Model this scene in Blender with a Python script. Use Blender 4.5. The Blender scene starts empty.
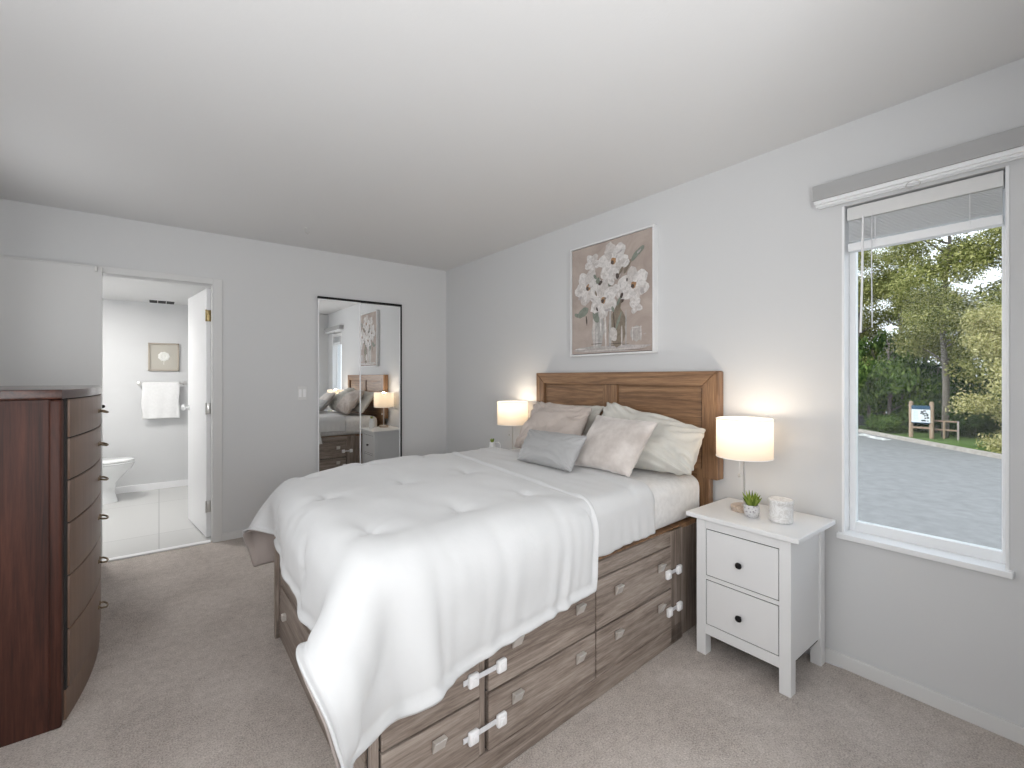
import bpy, bmesh, math, random, struct, zlib, base64
from mathutils import Vector, Matrix, noise

# ------------------------------------------------------------------ camera, world, lights, exposure
sc = bpy.context.scene
COL = sc.collection
PI = math.pi
cam_d = bpy.data.cameras.new('camera'); cam = bpy.data.objects.new('camera', cam_d); COL.objects.link(cam)
cam_d.sensor_width = 36.0; cam_d.lens = 455.0 / 1024.0 * 36.0; cam_d.shift_y = -7.0 / 1024.0
cam_d.clip_start = 0.01; cam_d.clip_end = 300
cam.location = (0, 0, 1.305); cam.rotation_euler = (PI / 2, 0, -math.atan(353 / 455))
sc.camera = cam
sc.view_settings.view_transform = 'Standard'; sc.view_settings.look = 'None'
sc.view_settings.gamma = 1.0; sc.view_settings.exposure = 0.22
sc.view_settings.use_curve_mapping = False
sc.cycles.use_denoising = True
sc.cycles.max_bounces = 10; sc.cycles.diffuse_bounces = 6; sc.cycles.glossy_bounces = 5
sc.cycles.transparent_max_bounces = 12; sc.cycles.sample_clamp_indirect = 6

wld = bpy.data.worlds.new('overcast_sky'); sc.world = wld; wld.use_nodes = True
wn = wld.node_tree.nodes; wl = wld.node_tree.links
bg = wn['Background']; bg.inputs['Strength'].default_value = 1.9
tc = wn.new('ShaderNodeTexCoord'); sp = wn.new('ShaderNodeSeparateXYZ'); rp = wn.new('ShaderNodeValToRGB')
wl.new(tc.outputs['Generated'], sp.inputs[0]); wl.new(sp.outputs['Z'], rp.inputs[0]); wl.new(rp.outputs[0], bg.inputs['Color'])
rp.color_ramp.elements[0].position = 0.0; rp.color_ramp.elements[0].color = (0.88, 0.91, 0.95, 1)
rp.color_ramp.elements[1].position = 0.8; rp.color_ramp.elements[1].color = (0.74, 0.81, 0.93, 1)

def sun(name, direction, energy, color, angle):
    d = bpy.data.lights.new(name, 'SUN'); d.energy = energy; d.color = color; d.angle = angle
    o = bpy.data.objects.new(name, d); COL.objects.link(o)
    o.rotation_euler = Vector(direction).to_track_quat('-Z', 'Y').to_euler()
def area(name, loc, direction, sx, sy, energy, color=(1, 1, 1)):
    d = bpy.data.lights.new(name, 'AREA'); d.shape = 'RECTANGLE'; d.size = sx; d.size_y = sy; d.energy = energy; d.color = color
    o = bpy.data.objects.new(name, d); COL.objects.link(o); o.location = loc
    o.rotation_euler = Vector(direction).to_track_quat('-Z', 'Y').to_euler()
    return o
sun('sun', (0.75, -0.35, -0.9), 2.2, (1.0, 0.96, 0.86), 0.05)
area('hall_fill', (0.05, -1.9, 1.35), (0.25, 1, 0.03), 1.5, 2.0, 21, (0.98, 0.99, 1.0))  # unseen fill, added to brighten the room from behind the camera
area('ceiling_fill', (0.35, -0.40, 1.35), (0.8, 0.9, 0.62), 0.7, 0.7, 21, (0.98, 0.99, 1.0))  # added upward fill, imitates a flash bounced off the ceiling
area('far_fill', (-0.85, 2.9, 1.72), (1, -0.1, 0.0), 1.8, 0.6, 6, (0.97, 0.985, 1.0))  # added fill for the far end; the left wall has no window
area('left_fill', (-0.84, 1.35, 1.45), (1, 0.25, 0.1), 1.8, 1.5, 26, (0.97, 0.985, 1.0))  # unseen side fill on the solid left wall, added to brighten the room
area('bathroom_fill', (-0.75, 5.6, 2.14), (0, 0, -1), 0.5, 0.5, 24, (1.0, 0.98, 0.95))  # added out of view to light the bathroom, no fixture there

# ------------------------------------------------------------------ helpers
ORG = {}
def put(o, parent):
    if parent is not None:
        o.parent = parent
def tag(o, label=None, cat=None, group=None, kind=None):
    if label: o['label'] = label
    if cat: o['category'] = cat
    if group: o['group'] = group
    if kind: o['kind'] = kind
    return o
def thing(name, label, cat, loc=(0, 0, 0), group=None):
    o = bpy.data.objects.new(name, None); COL.objects.link(o); o.location = loc
    o.empty_display_size = 0.05
    ORG[o.name] = Vector(loc)
    return tag(o, label, cat, group)
def obj(name, bm, mats, parent=None, loc=None, smooth=None, label=None, kind=None):
    """link a bmesh given in WORLD coordinates as one mesh object; origin at loc / at the parent's origin"""
    org = ORG[parent.name] if parent is not None else Vector(loc or (0, 0, 0))
    bmesh.ops.translate(bm, verts=bm.verts[:], vec=-org)
    me = bpy.data.meshes.new(name); bm.to_mesh(me); bm.free()
    if not isinstance(mats, (list, tuple)): mats = [mats]
    for m in mats: me.materials.append(m)
    if smooth is not None:
        for p in me.polygons: p.use_smooth = True
        if smooth < 3: me.set_sharp_from_angle(angle=smooth)
    o = bpy.data.objects.new(name, me); COL.objects.link(o)
    ORG[o.name] = org
    if parent is not None: o.parent = parent
    else: o.location = org
    if label: o['label'] = label
    if kind: o['kind'] = kind
    return o
def struct_obj(name, bm, mats, smooth=None):
    return obj(name, bm, mats, kind='structure', smooth=smooth)
def NB(): return bmesh.new()
def join(bm, src):
    me = bpy.data.meshes.new('tmp'); src.to_mesh(me); src.free(); bm.from_mesh(me); bpy.data.meshes.remove(me)
def box(bm, x0, x1, y0, y1, z0, z1, bev=0.0, seg=2, mat=0, xf=None):
    b = bmesh.new(); bmesh.ops.create_cube(b, size=1)
    for v in b.verts:
        v.co = Vector(((x0 + x1) / 2 + v.co.x * (x1 - x0), (y0 + y1) / 2 + v.co.y * (y1 - y0), (z0 + z1) / 2 + v.co.z * (z1 - z0)))
    if bev > 0: bmesh.ops.bevel(b, geom=b.edges[:], offset=bev, segments=seg, affect='EDGES', profile=0.5)
    if xf:
        for v in b.verts: v.co = xf(v.co)
        bmesh.ops.recalc_face_normals(b, faces=b.faces[:])
    for f in b.faces: f.material_index = mat
    join(bm, b); return bm
def lathe(bm, cx, cy, prof, n=32, mat=0, axis='z', xf=None):
    """prof = [(r, h)...] revolved about a vertical axis (or the given one) through (cx, cy)"""
    b = bmesh.new(); rings = []
    for r, h in prof:
        if r < 1e-6: rings.append([b.verts.new((0, 0, h))])
        else: rings.append([b.verts.new((r * math.cos(2 * PI * k / n), r * math.sin(2 * PI * k / n), h)) for k in range(n)])
    for A, B in zip(rings, rings[1:]):
        for k in range(n):
            k2 = (k + 1) % n
            if len(A) == 1 and len(B) == 1: continue
            if len(A) == 1: b.faces.new((A[0], B[k], B[k2]))
            elif len(B) == 1: b.faces.new((A[k], B[0], A[k2]))
            else: b.faces.new((A[k], B[k], B[k2], A[k2]))
    bmesh.ops.recalc_face_normals(b, faces=b.faces[:])
    for v in b.verts:
        c = v.co.copy()
        if axis == 'x': c = Vector((c.z, c.x, c.y))
        elif axis == 'y': c = Vector((c.y, c.z, c.x))
        v.co = c
        if xf: v.co = xf(v.co)
        elif axis == 'z': v.co += Vector((cx, cy, 0))
    for f in b.faces: f.material_index = mat
    join(bm, b); return bm
def tube(bm, pts, r, n=8, mat=0, closed=False, radii=None):
    pts = [Vector(p) for p in pts]; b = bmesh.new(); rings = []
    N = len(pts); up = None
    for i, p in enumerate(pts):
        if closed: t = (pts[(i + 1) % N] - pts[i - 1]).normalized()
        else: t = (pts[min(i + 1, N - 1)] - pts[max(i - 1, 0)]).normalized()
        if up is None:
            up = Vector((0, 0, 1)) if abs(t.z) < 0.9 else Vector((1, 0, 0))
        side = t.cross(up).normalized(); up = side.cross(t).normalized()
        rr = radii[i] if radii else r
        rings.append([b.verts.new(p + side * rr * math.cos(2 * PI * k / n) + up * rr * math.sin(2 * PI * k / n)) for k in range(n)])
    for i in range(N - 1 + (1 if closed else 0)):
        A, B = rings[i], rings[(i + 1) % N]
        for k in range(n): b.faces.new((A[k], A[(k + 1) % n], B[(k + 1) % n], B[k]))
    if not closed:
        b.faces.new(rings[0][::-1]); b.faces.new(rings[-1])
    bmesh.ops.recalc_face_normals(b, faces=b.faces[:])
    for f in b.faces: f.material_index = mat
    join(bm, b); return bm
def quad(bm, pts, mat=0):
    f = bm.faces.new([bm.verts.new(p) for p in pts]); f.material_index = mat; return f
def prism(bm, outline, z0, z1, mat=0, bev=0.0):
    """vertical prism from an outline of (x, y)"""
    b = bmesh.new()
    lo = [b.verts.new((x, y, z0)) for x, y in outline]; hi = [b.verts.new((x, y, z1)) for x, y in outline]
    b.faces.new(lo[::-1]); b.faces.new(hi); n = len(lo)
    for i in range(n): b.faces.new((lo[i], lo[(i + 1) % n], hi[(i + 1) % n], hi[i]))
    bmesh.ops.recalc_face_normals(b, faces=b.faces[:])
    if bev > 0:
        es = [e for e in b.edges if abs(e.verts[0].co.z - e.verts[1].co.z) < 1e-6]
        bmesh.ops.bevel(b, geom=es, offset=bev, segments=2, affect='EDGES', profile=0.5)
    for f in b.faces: f.material_index = mat
    join(bm, b); return bm
def copy_tree(o, loc=None, parent=None):
    c = o.copy(); COL.objects.link(c)
    if parent is not None: c.parent = parent
    if loc is not None: c.location = loc
    for ch in list(o.children): copy_tree(ch, None, c)
    return c

# ------------------------------------------------------------------ materials
def mat(name, color, rough=0.5, metal=0.0, spec=None, **kw):
    m = bpy.data.materials.new(name); m.use_nodes = True
    p = m.node_tree.nodes['Principled BSDF']
    p.inputs['Base Color'].default_value = (*color, 1); p.inputs['Roughness'].default_value = rough
    p.inputs['Metallic'].default_value = metal
    if spec is not None: p.inputs['Specular IOR Level'].default_value = spec
    for k, v in kw.items(): p.inputs[k.replace('_', ' ')].default_value = v
    return m
def N(m, t, **kw):
    n = m.node_tree.nodes.new(t)
    for k, v in kw.items(): setattr(n, k, v)
    return n
def LK(m, a, b): m.node_tree.links.new(a, b)
def PB(m): return m.node_tree.nodes['Principled BSDF']
def coords(m, scale=(1, 1, 1), rot=(0, 0, 0)):
    t = N(m, 'ShaderNodeTexCoord'); mp = N(m, 'ShaderNodeMapping')
    mp.inputs['Scale'].default_value = scale; mp.inputs['Rotation'].default_value = rot
    LK(m, t.outputs['Object'], mp.inputs[0]); return mp.outputs[0]
def noise_tex(m, vec, scale, detail=4, rough=0.55, dist=0.0):
    n = N(m, 'ShaderNodeTexNoise'); n.inputs['Scale'].default_value = scale; n.inputs['Detail'].default_value = detail
    n.inputs['Roughness'].default_value = rough; n.inputs['Distortion'].default_value = dist
    LK(m, vec, n.inputs['Vector']); return n.outputs['Fac']
def ramp(m, fac, stops):
    r = N(m, 'ShaderNodeValToRGB'); e = r.color_ramp.elements
    while len(e) < len(stops): e.new(0.5)
    for el, (p, c) in zip(e, stops): el.position = p; el.color = (*c, 1)
    LK(m, fac, r.inputs[0]); return r.outputs[0]
def bump(m, fac, strength, dist=0.01, prev=None):
    b = N(m, 'ShaderNodeBump'); b.inputs['Strength'].default_value = strength; b.inputs['Distance'].default_value = dist
    LK(m, fac, b.inputs['Height'])
    if prev is not None: LK(m, prev, b.inputs['Normal'])
    return b.outputs[0]
def noisy(name, c1, c2, scale, rough=0.6, vscale=(1, 1, 1), bs=0.0, bd=0.003, bscale=None, detail=4, lo=0.3, hi=0.7, **kw):
    m = mat(name, c1, rough, **kw); v = coords(m, vscale); f = noise_tex(m, v, scale, detail)
    LK(m, ramp(m, f, [(lo, c1), (hi, c2)]), PB(m).inputs['Base Color'])
    if bs:
        f2 = noise_tex(m, v, bscale or scale, detail) if bscale else f
        LK(m, bump(m, f2, bs, bd), PB(m).inputs['Normal'])
    return m
def wood(name, c1, c2, c3, axis='x', rough=0.4, fine=60, wave=3.0, **kw):
    m = mat(name, c1, rough, **kw)
    s = {'x': (0.45, 9, 9), 'y': (9, 0.45, 9), 'z': (9, 9, 0.45)}[axis]
    v = coords(m, s)
    f1 = noise_tex(m, v, wave, 7, 0.62, 0.9); f2 = noise_tex(m, v, fine / 3, 3, 0.7)
    mx = N(m, 'ShaderNodeMath', operation='MULTIPLY_ADD'); mx.inputs[1].default_value = 0.35
    LK(m, f2, mx.inputs[0])
    sb = N(m, 'ShaderNodeMath', operation='MULTIPLY'); sb.inputs[1].default_value = 0.68
    LK(m, f1, sb.inputs[0]); LK(m, sb.outputs[0], mx.inputs[2])
    LK(m, ramp(m, mx.outputs[0], [(0.36, c1), (0.5, c2), (0.64, c3)]), PB(m).inputs['Base Color'])
    LK(m, bump(m, mx.outputs[0], 0.12, 0.002), PB(m).inputs['Normal'])
    return m

M = {}
def painted(name, c, rough=0.75, bs=0.05):
    m = mat(name, c, rough, spec=0.3); v = coords(m)
    LK(m, bump(m, noise_tex(m, v, 90, 3), bs, 0.002), PB(m).inputs['Normal']); return m
M['wall'] = painted('wall_paint', (0.655, 0.66, 0.665))
M['ceil'] = painted('ceiling_paint', (0.74, 0.74, 0.74), 0.9, 0.25)
M['trim'] = painted('trim_paint', (0.72, 0.72, 0.715), 0.45, 0.02)
M['door'] = painted('door_paint', (0.68, 0.68, 0.675), 0.5, 0.02)
M['white'] = mat('white_lacquer', (0.78, 0.785, 0.79), 0.38)
M['vinyl'] = mat('white_vinyl', (0.85, 0.86, 0.87), 0.35)
M['plastic'] = mat('white_plastic', (0.88, 0.88, 0.89), 0.3)
M['strap'] = mat('translucent_plastic', (0.70, 0.70, 0.72), 0.35)
M['dark'] = mat('dark_gap', (0.02, 0.018, 0.017), 0.7)
M['black'] = mat('black_metal', (0.02, 0.02, 0.022), 0.3, 0.6)
M['steel'] = mat('brushed_steel', (0.62, 0.61, 0.59), 0.3, 1.0)
M['nickel'] = mat('satin_nickel', (0.80, 0.78, 0.75), 0.42, 0.75)
M['brass'] = mat('aged_brass', (0.35, 0.27, 0.13), 0.35, 1.0)
M['bronze'] = mat('bronze_pull', (0.30, 0.23, 0.16), 0.28, 1.0)
M['mirror'] = mat('mirror_glass', (0.93, 0.94, 0.94), 0.0, 1.0)
# carpet
c = mat('carpet_pile', (0.5, 0.46, 0.43), 0.95, spec=0.1); v = coords(c)
f = noise_tex(c, v, 170, 3, 0.7); f2 = noise_tex(c, v, 2.6, 3, 0.5, 0.6); f3 = noise_tex(c, v, 28, 3, 0.6)
a1 = N(c, 'ShaderNodeMath', operation='MULTIPLY_ADD'); a1.inputs[1].default_value = 0.62; LK(c, f, a1.inputs[0])
a2 = N(c, 'ShaderNodeMath', operation='MULTIPLY_ADD'); a2.inputs[1].default_value = 0.22; LK(c, f2, a2.inputs[0]); LK(c, a2.outputs[0], a1.inputs[2])
a3 = N(c, 'ShaderNodeMath', operation='MULTIPLY'); a3.inputs[1].default_value = 0.18; LK(c, f3, a3.inputs[0]); LK(c, a3.outputs[0], a2.inputs[2])
LK(c, ramp(c, a1.outputs[0], [(0.36, (0.30, 0.265, 0.24)), (0.5, (0.54, 0.482, 0.44)), (0.66, (0.76, 0.70, 0.655))]), PB(c).inputs['Base Color'])
LK(c, bump(c, a1.outputs[0], 0.75, 0.012), PB(c).inputs['Normal']); M['carpet'] = c
# bed wood, two grain directions; its grey is window glare put into the colour
WB = ((0.12, 0.090, 0.072), (0.255, 0.205, 0.172), (0.40, 0.338, 0.292))
M['bedwood'] = wood('walnut_laminate', *WB, axis='x', rough=0.42)
M['bedwood_v'] = wood('walnut_laminate_upright', *WB, axis='z', rough=0.42)
M['bedwood_y'] = wood('walnut_laminate_cross', *WB, axis='y', rough=0.42)
HB = ((0.125, 0.066, 0.034), (0.235, 0.130, 0.068), (0.38, 0.225, 0.12))
M['hb_y'] = wood('headboard_walnut', *HB, axis='y', rough=0.42)
M['hb_z'] = wood('headboard_walnut_upright', *HB, axis='z', rough=0.42)
# cherry chest
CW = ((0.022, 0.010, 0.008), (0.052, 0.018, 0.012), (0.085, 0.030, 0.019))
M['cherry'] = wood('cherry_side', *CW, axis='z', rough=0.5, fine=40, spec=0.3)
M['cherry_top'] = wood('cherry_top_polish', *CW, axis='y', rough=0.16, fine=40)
M['cherry_f'] = wood('cherry_front_sheen', (0.15, 0.088, 0.058), (0.18, 0.108, 0.073), (0.21, 0.13, 0.09), axis='z', rough=0.38, fine=40)  # lighter than the side: sheen of the bright room put into the colour
# fabrics
def fabric(name, c1, c2, scale=6, weave=500, rough=0.9, bs=0.12, sheen=0.2, big=0.0):
    m = mat(name, c1, rough, spec=0.15); v = coords(m)
    LK(m, ramp(m, noise_tex(m, v, scale, 4), [(0.35, c1), (0.65, c2)]), PB(m).inputs['Base Color'])
    b = bump(m, noise_tex(m, v, weave, 2), bs, 0.001)
    if big: b = bump(m, noise_tex(m, v, 26, 3, 0.6, 0.5), big, 0.006, b)
    LK(m, b, PB(m).inputs['Normal'])
    PB(m).inputs['Sheen Weight'].default_value = sheen; return m
M['comf'] = fabric('white_comforter_cloth', (0.62, 0.625, 0.63), (0.65, 0.655, 0.66), 3, 300, big=0.10)
M['lining'] = fabric('taupe_lining_cloth', (0.40, 0.345, 0.32), (0.44, 0.385, 0.36))
M['sheet'] = fabric('white_cover_cloth', (0.62, 0.622, 0.625), (0.65, 0.652, 0.655), 3, 400, big=0.12)
M['fitted'] = fabric('patterned_fitted_sheet', (0.74, 0.735, 0.73), (0.82, 0.815, 0.81), 38, 400)
M['sham'] = fabric('rose_beige_cotton', (0.50, 0.435, 0.395), (0.54, 0.475, 0.435), 5, 400, big=0.6)
M['sage'] = fabric('pale_sage_cotton', (0.58, 0.565, 0.52), (0.62, 0.605, 0.56), 5, 400, big=0.55)
M['fur'] = fabric('plush_taupe', (0.46, 0.41, 0.38), (0.66, 0.61, 0.575), 9, 260, bs=0.6, sheen=0.6)
M['satin'] = fabric('grey_satin', (0.36, 0.36, 0.362), (0.39, 0.39, 0.392), 4, 350, rough=0.38, bs=0.08, sheen=0.0)
PB(M['satin']).inputs['Specular IOR Level'].default_value = 0.6
M['towel'] = fabric('white_terry', (0.82, 0.82, 0.82), (0.86, 0.86, 0.86), 40, 220, bs=0.6)
M['porcelain'] = mat('porcelain', (0.86, 0.87, 0.87), 0.12)
# lamp shade: cloth that lets the bulb through
s = bpy.data.materials.new('lamp_shade_cloth'); s.use_nodes = True
s.node_tree.nodes.remove(s.node_tree.nodes['Principled BSDF'])
out = s.node_tree.nodes['Material Output']
tr = N(s, 'ShaderNodeBsdfTranslucent'); tr.inputs[0].default_value = (0.95, 0.84, 0.70, 1)
df = N(s, 'ShaderNodeBsdfDiffuse'); df.inputs[0].default_value = (0.86, 0.84, 0.80, 1)
mxs = N(s, 'ShaderNodeMixShader'); mxs.inputs[0].default_value = 0.5
LK(s, df.outputs[0], mxs.inputs[1]); LK(s, tr.outputs[0], mxs.inputs[2]); LK(s, mxs.outputs[0], out.inputs[0]); M['shade'] = s
M['bulb'] = mat('warm_bulb', (1, 0.9, 0.7), 0.5); PB(M['bulb']).inputs['Emission Color'].default_value = (1, 0.72, 0.42, 1); PB(M['bulb']).inputs['Emission Strength'].default_value = 6
# window glass: thin, mostly clear
g = bpy.data.materials.new('window_glass'); g.use_nodes = True
g.node_tree.nodes.remove(g.node_tree.nodes['Principled BSDF']); out = g.node_tree.nodes['Material Output']
tp = N(g, 'ShaderNodeBsdfTransparent'); tp.inputs[0].default_value = (0.95, 0.97, 0.97, 1)
gl = N(g, 'ShaderNodeBsdfGlossy'); gl.inputs['Roughness'].default_value = 0.0
mg = N(g, 'ShaderNodeMixShader'); mg.inputs[0].default_value = 0.006; LK(g, tp.outputs[0], mg.inputs[1]); LK(g, gl.outputs[0], mg.inputs[2]); LK(g, mg.outputs[0], out.inputs[0]); M['glass'] = g
# outdoors
M['asphalt'] = noisy('asphalt', (0.175, 0.175, 0.175), (0.23, 0.23, 0.23), 5.0, 0.95, bs=0.5, bd=0.02, bscale=30, detail=10)
M['grass'] = noisy('grass', (0.05, 0.10, 0.02), (0.12, 0.20, 0.04), 6, 0.95, bs=0.6, bd=0.05, bscale=30)
M['kerb'] = noisy('kerb_concrete', (0.30, 0.27, 0.24), (0.42, 0.39, 0.36), 6, 0.9)
M['roadpaint'] = noisy('worn_road_paint', (0.2, 0.2, 0.2), (0.75, 0.75, 0.75), 5, 0.8, lo=0.42, hi=0.5)
M['bark'] = noisy('bark', (0.10, 0.085, 0.07), (0.24, 0.215, 0.19), 8, 0.95, vscale=(4, 4, 0.6), bs=0.5, bd=0.03)
M['post'] = noisy('weathered_post', (0.28, 0.19, 0.13), (0.45, 0.34, 0.26), 8, 0.9, vscale=(4, 4, 0.6))
M['sign_white'] = mat('sign_white', (0.78, 0.83, 0.88), 0.4); M['sign_blue'] = mat('sign_blue', (0.02, 0.07, 0.13), 0.4); M['sign_ink'] = mat('sign_ink', (0.03, 0.04, 0.05), 0.5)
M['darkfence'] = noisy('dark_fence_boards', (0.025, 0.028, 0.033), (0.05, 0.055, 0.062), 3, 0.8, vscale=(5, 5, 0.5))
def leafmat(name, c1, c2, c3):
    m = bpy.data.materials.new(name); m.use_nodes = True; p = PB(m); p.inputs['Roughness'].default_value = 0.6; p.inputs['Specular IOR Level'].default_value = 0.2
    gi = N(m, 'ShaderNodeNewGeometry'); LK(m, ramp(m, gi.outputs['Random Per Island'], [(0.0, c1), (0.5, c2), (1.0, c3)]), p.inputs['Base Color'])
    t = N(m, 'ShaderNodeBsdfTranslucent'); LK(m, p.inputs['Base Color'].links[0].from_socket, t.inputs[0])
    mx = N(m, 'ShaderNodeMixShader'); mx.inputs[0].default_value = 0.35
    LK(m, p.outputs[0], mx.inputs[1]); LK(m, t.outputs[0], mx.inputs[2]); LK(m, mx.outputs[0], m.node_tree.nodes['Material Output'].inputs[0]); return m
M['leaf_y'] = leafmat('spring_leaves', (0.08, 0.10, 0.025), (0.25, 0.27, 0.075), (0.62, 0.60, 0.26))
M['leaf_g'] = leafmat('green_leaves', (0.03, 0.06, 0.018), (0.09, 0.16, 0.04), (0.24, 0.34, 0.09))
M['leaf_d'] = leafmat('dark_leaves', (0.02, 0.045, 0.02), (0.045, 0.09, 0.03), (0.09, 0.15, 0.05))
M['leaf_p'] = leafmat('pale_blossom_leaves', (0.16, 0.17, 0.05), (0.44, 0.42, 0.17), (0.78, 0.72, 0.40))
M['succ'] = leafmat('succulent_leaf', (0.12, 0.20, 0.03), (0.30, 0.40, 0.07), (0.50, 0.58, 0.15))

# ------------------------------------------------------------------ room shell
W, B, H, L = 2.43, 4.28, 2.44, -0.86           # right wall x, back wall y, ceiling z, left wall x
R0 = -0.06                                      # rear wall beside the doorway the camera stands in
HX = 1.05                                       # rear wall runs from here to the right wall
b = NB(); box(b, L - .12, W + .14, -2.2, B + .12, -0.12, 0.0); struct_obj('floor', b, M['carpet'])
b = NB(); box(b, L - .12, W + .14, -2.2, B + .12, H, H + 0.12); struct_obj('ceiling', b, M['ceil'])
# right wall with the window opening
WY0, WY1, WZ0, WZ1 = 0.197, 0.708, 0.605, 2.07
b = NB()
box(b, W, W + .14, -2.2, WY0, 0, H); box(b, W, W + .14, WY1, B + .12, 0, H)
box(b, W, W + .14, WY0, WY1, 0, WZ0); box(b, W, W + .14, WY0, WY1, WZ1, H); struct_obj('wall_right', b, M['wall'])
# back wall with the bathroom doorway
DX0, DX1, DZ = -0.44, 0.336, 2.035
b = NB()
box(b, L - .12, DX0, B, B + .12, 0, H); box(b, DX1, W, B, B + .12, 0, H); box(b, DX0, DX1, B, B + .12, DZ, H)
struct_obj('wall_back', b, M['wall'])
b = NB(); box(b, L - .12, L, -2.2, B, 0, H); struct_obj('wall_left', b, M['wall'])
b = NB(); box(b, HX, W, R0 - .1, R0, 0, H); struct_obj('wall_rear', b, M['wall'])
b = NB(); box(b, HX, HX + .1, -2.2, R0 - .1, 0, H); box(b, L, HX, -2.2, -2.1, 0, H); struct_obj('wall_hall', b, M['wall'])
# baseboards
def base(name, x0, x1, y0, y1):
    b = NB(); box(b, x0, x1, y0, y1, 0, 0.062, 0.003); struct_obj(name, b, M['trim'])
base('baseboard_right', W - .014, W, R0, B)
base('baseboard_back', DX1 + .062, 1.10, B - .014, B); base('baseboard_back', 1.91, W - .014, B - .014, B)
base('baseboard_rear', HX, W - .014, R0, R0 + .014)
base('baseboard_left', L, L + .014, -2.1, B - .05)
# door casing
b = NB(); box(b, DX1, DX1 + .062, B - .012, B, 0, DZ + .045, .003); struct_obj('trim_1', b, M['door'])
b = NB(); box(b, L, DX1, B - .012, B, DZ, DZ + .045, .003); struct_obj('trim_2', b, M['door'])
b = NB(); box(b, DX1 - .004, DX1, B, B + .12, 0, DZ, .002); struct_obj('trim_3', b, M['trim'])
# white threshold
b = NB(); box(b, DX0, DX1 - .014, B + .0, B + .05, 0.0, 0.012, .003); struct_obj('trim_4', b, M['plastic'])
# sliding panel in front of the doorway's left part
d2 = thing('door_2', 'flat white sliding door panel in front of the back wall, left of the bathroom opening', 'door', (-0.58, B - .035, 0)); d2['kind'] = 'structure'
b = NB(); box(b, L + .002, -0.312, B - .052, B - .016, 0.012, 2.0575, .001); obj('door_panel', b, M['door'], d2)
b = NB(); lathe(b, 0, 0, [(0, 0), (.011, .0), (.012, .006), (.008, .014), (0, .016)], 16, axis='x', xf=lambda c: c + Vector((-0.312, B - .034, 1.10))); obj('door_pull', b, M['black'], d2, smooth=.6)
b = NB(); box(b, L + .002, -0.312, B - .054, B - .012, 2.058, 2.068, .001); struct_obj('trim_5', b, M['door'])
b = NB(); box(b, -0.35, -0.335, B - .07, B - .052, 2.03, 2.064, .002); obj('track_bracket', b, M['steel'], d2)

# ------------------------------------------------------------------ mirrored closet
MX0, MX1, MXC = 1.117, 1.90, 1.492
b = NB(); box(b, MX0 + .02, MX1 + .012, B - .004, B, 0.0, 2.03, .001); box(b, MX1 - .001, MX1 + .011, B - .03, B - .004, 0, 2.026, .001); box(b, MX0 - .002, MX1 + .004, B - .03, B - .004, 2.008, 2.026, .002); struct_obj('trim_6', b, M['black'])
def mdoor(nm, x0, x1, y, lab):
    d = thing(nm, lab, 'mirror door', ((x0 + x1) / 2, y, 0)); d['kind'] = 'structure'
    b = NB(); box(b, x0 + .008, x1 - .008, y, y + .005, 0.03, 1.995); obj('mirror_glass', b, M['mirror'], d)
    b = NB()
    box(b, x0, x0 + .009, y - .006, y + .008, .02, 2.004, .002); box(b, x1 - .009, x1, y - .006, y + .008, .02, 2.004, .002)
    box(b, x0, x1, y - .006, y + .008, 1.995, 2.004, .002); box(b, x0, x1, y - .006, y + .008, .02, .032, .002)
    obj('mirror_frame', b, M['vinyl'], d)
mdoor('door_3', MX0, MXC + .008, B - .026, 'left mirrored sliding closet door in the back wall')
mdoor('door_4', MXC - .006, MX1, B - .012, 'right mirrored sliding closet door in the back wall')

# light switch
t = thing('light_switch', 'white double light switch plate on the back wall left of the mirror', 'switch', (0.99, B, 1.165))
b = NB(); box(b, .955, 1.03, B - .006, B, 1.105, 1.222, .002); obj('switch_plate', b, M['trim'], t)
for dx in (-.018, .018):
    b = NB(); box(b, .992 + dx - .011, .992 + dx + .011, B - .010, B - .004, 1.13, 1.197, .0015); obj('rocker', b, M['plastic'], t)
# ceiling hook / sprinkler
t = thing('ceiling_hook', 'small metal hook on the ceiling near the back wall', 'hook', (0.88, 3.70, H))
b = NB(); lathe(b, .88, 3.70, [(0, H), (.014, H), (.014, H - .004), (0, H - .006)], 16); obj('hook_plate', b, M['trim'], t, smooth=.6)
b = NB(); tube(b, [(.88, 3.70, H - .003), (.88, 3.70, H - .03), (.895, 3.705, H - .042), (.91, 3.71, H - .03), (.91, 3.71, H - .02)], .0025); obj('hook_wire', b, M['steel'], t, smooth=1)

# ------------------------------------------------------------------ bathroom
BY, BX0, BX1, BH = 6.72, -1.10, 0.62, 2.165
til = mat('pale_floor_tile', (0.62, 0.62, 0.61), 0.35); v = coords(til)
br = N(til, 'ShaderNodeTexBrick'); br.inputs['Scale'].default_value = 1.0; br.inputs['Brick Width'].default_value = 0.6; br.inputs['Row Height'].default_value = 1.2
br.inputs['Mortar Size'].default_value = 0.004; br.inputs['Color1'].default_value = (0.56, 0.56, 0.55, 1); br.inputs['Color2'].default_value = (0.60, 0.60, 0.59, 1); br.inputs['Mortar'].default_value = (0.40, 0.40, 0.395, 1); br.offset = 0.0
LK(til, v, br.inputs['Vector']); LK(til, br.outputs[0], PB(til).inputs['Base Color'])
b = NB(); box(b, BX0 - .1, BX1 + .1, B + .12, BY + .1, -.12, 0.0); box(b, DX0, DX1, B + .05, B + .12, -.01, 0.003); struct_obj('floor_bathroom', b, til)
b = NB(); box(b, BX0 - .1, BX1 + .1, B + .12, BY + .1, BH, BH + .1); struct_obj('ceiling_bathroom', b, M['ceil'])
b = NB(); box(b, BX0 - .1, BX1 + .1, BY, BY + .1, 0, BH); struct_obj('wall_bathroom_back', b, M['wall'])
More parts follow.
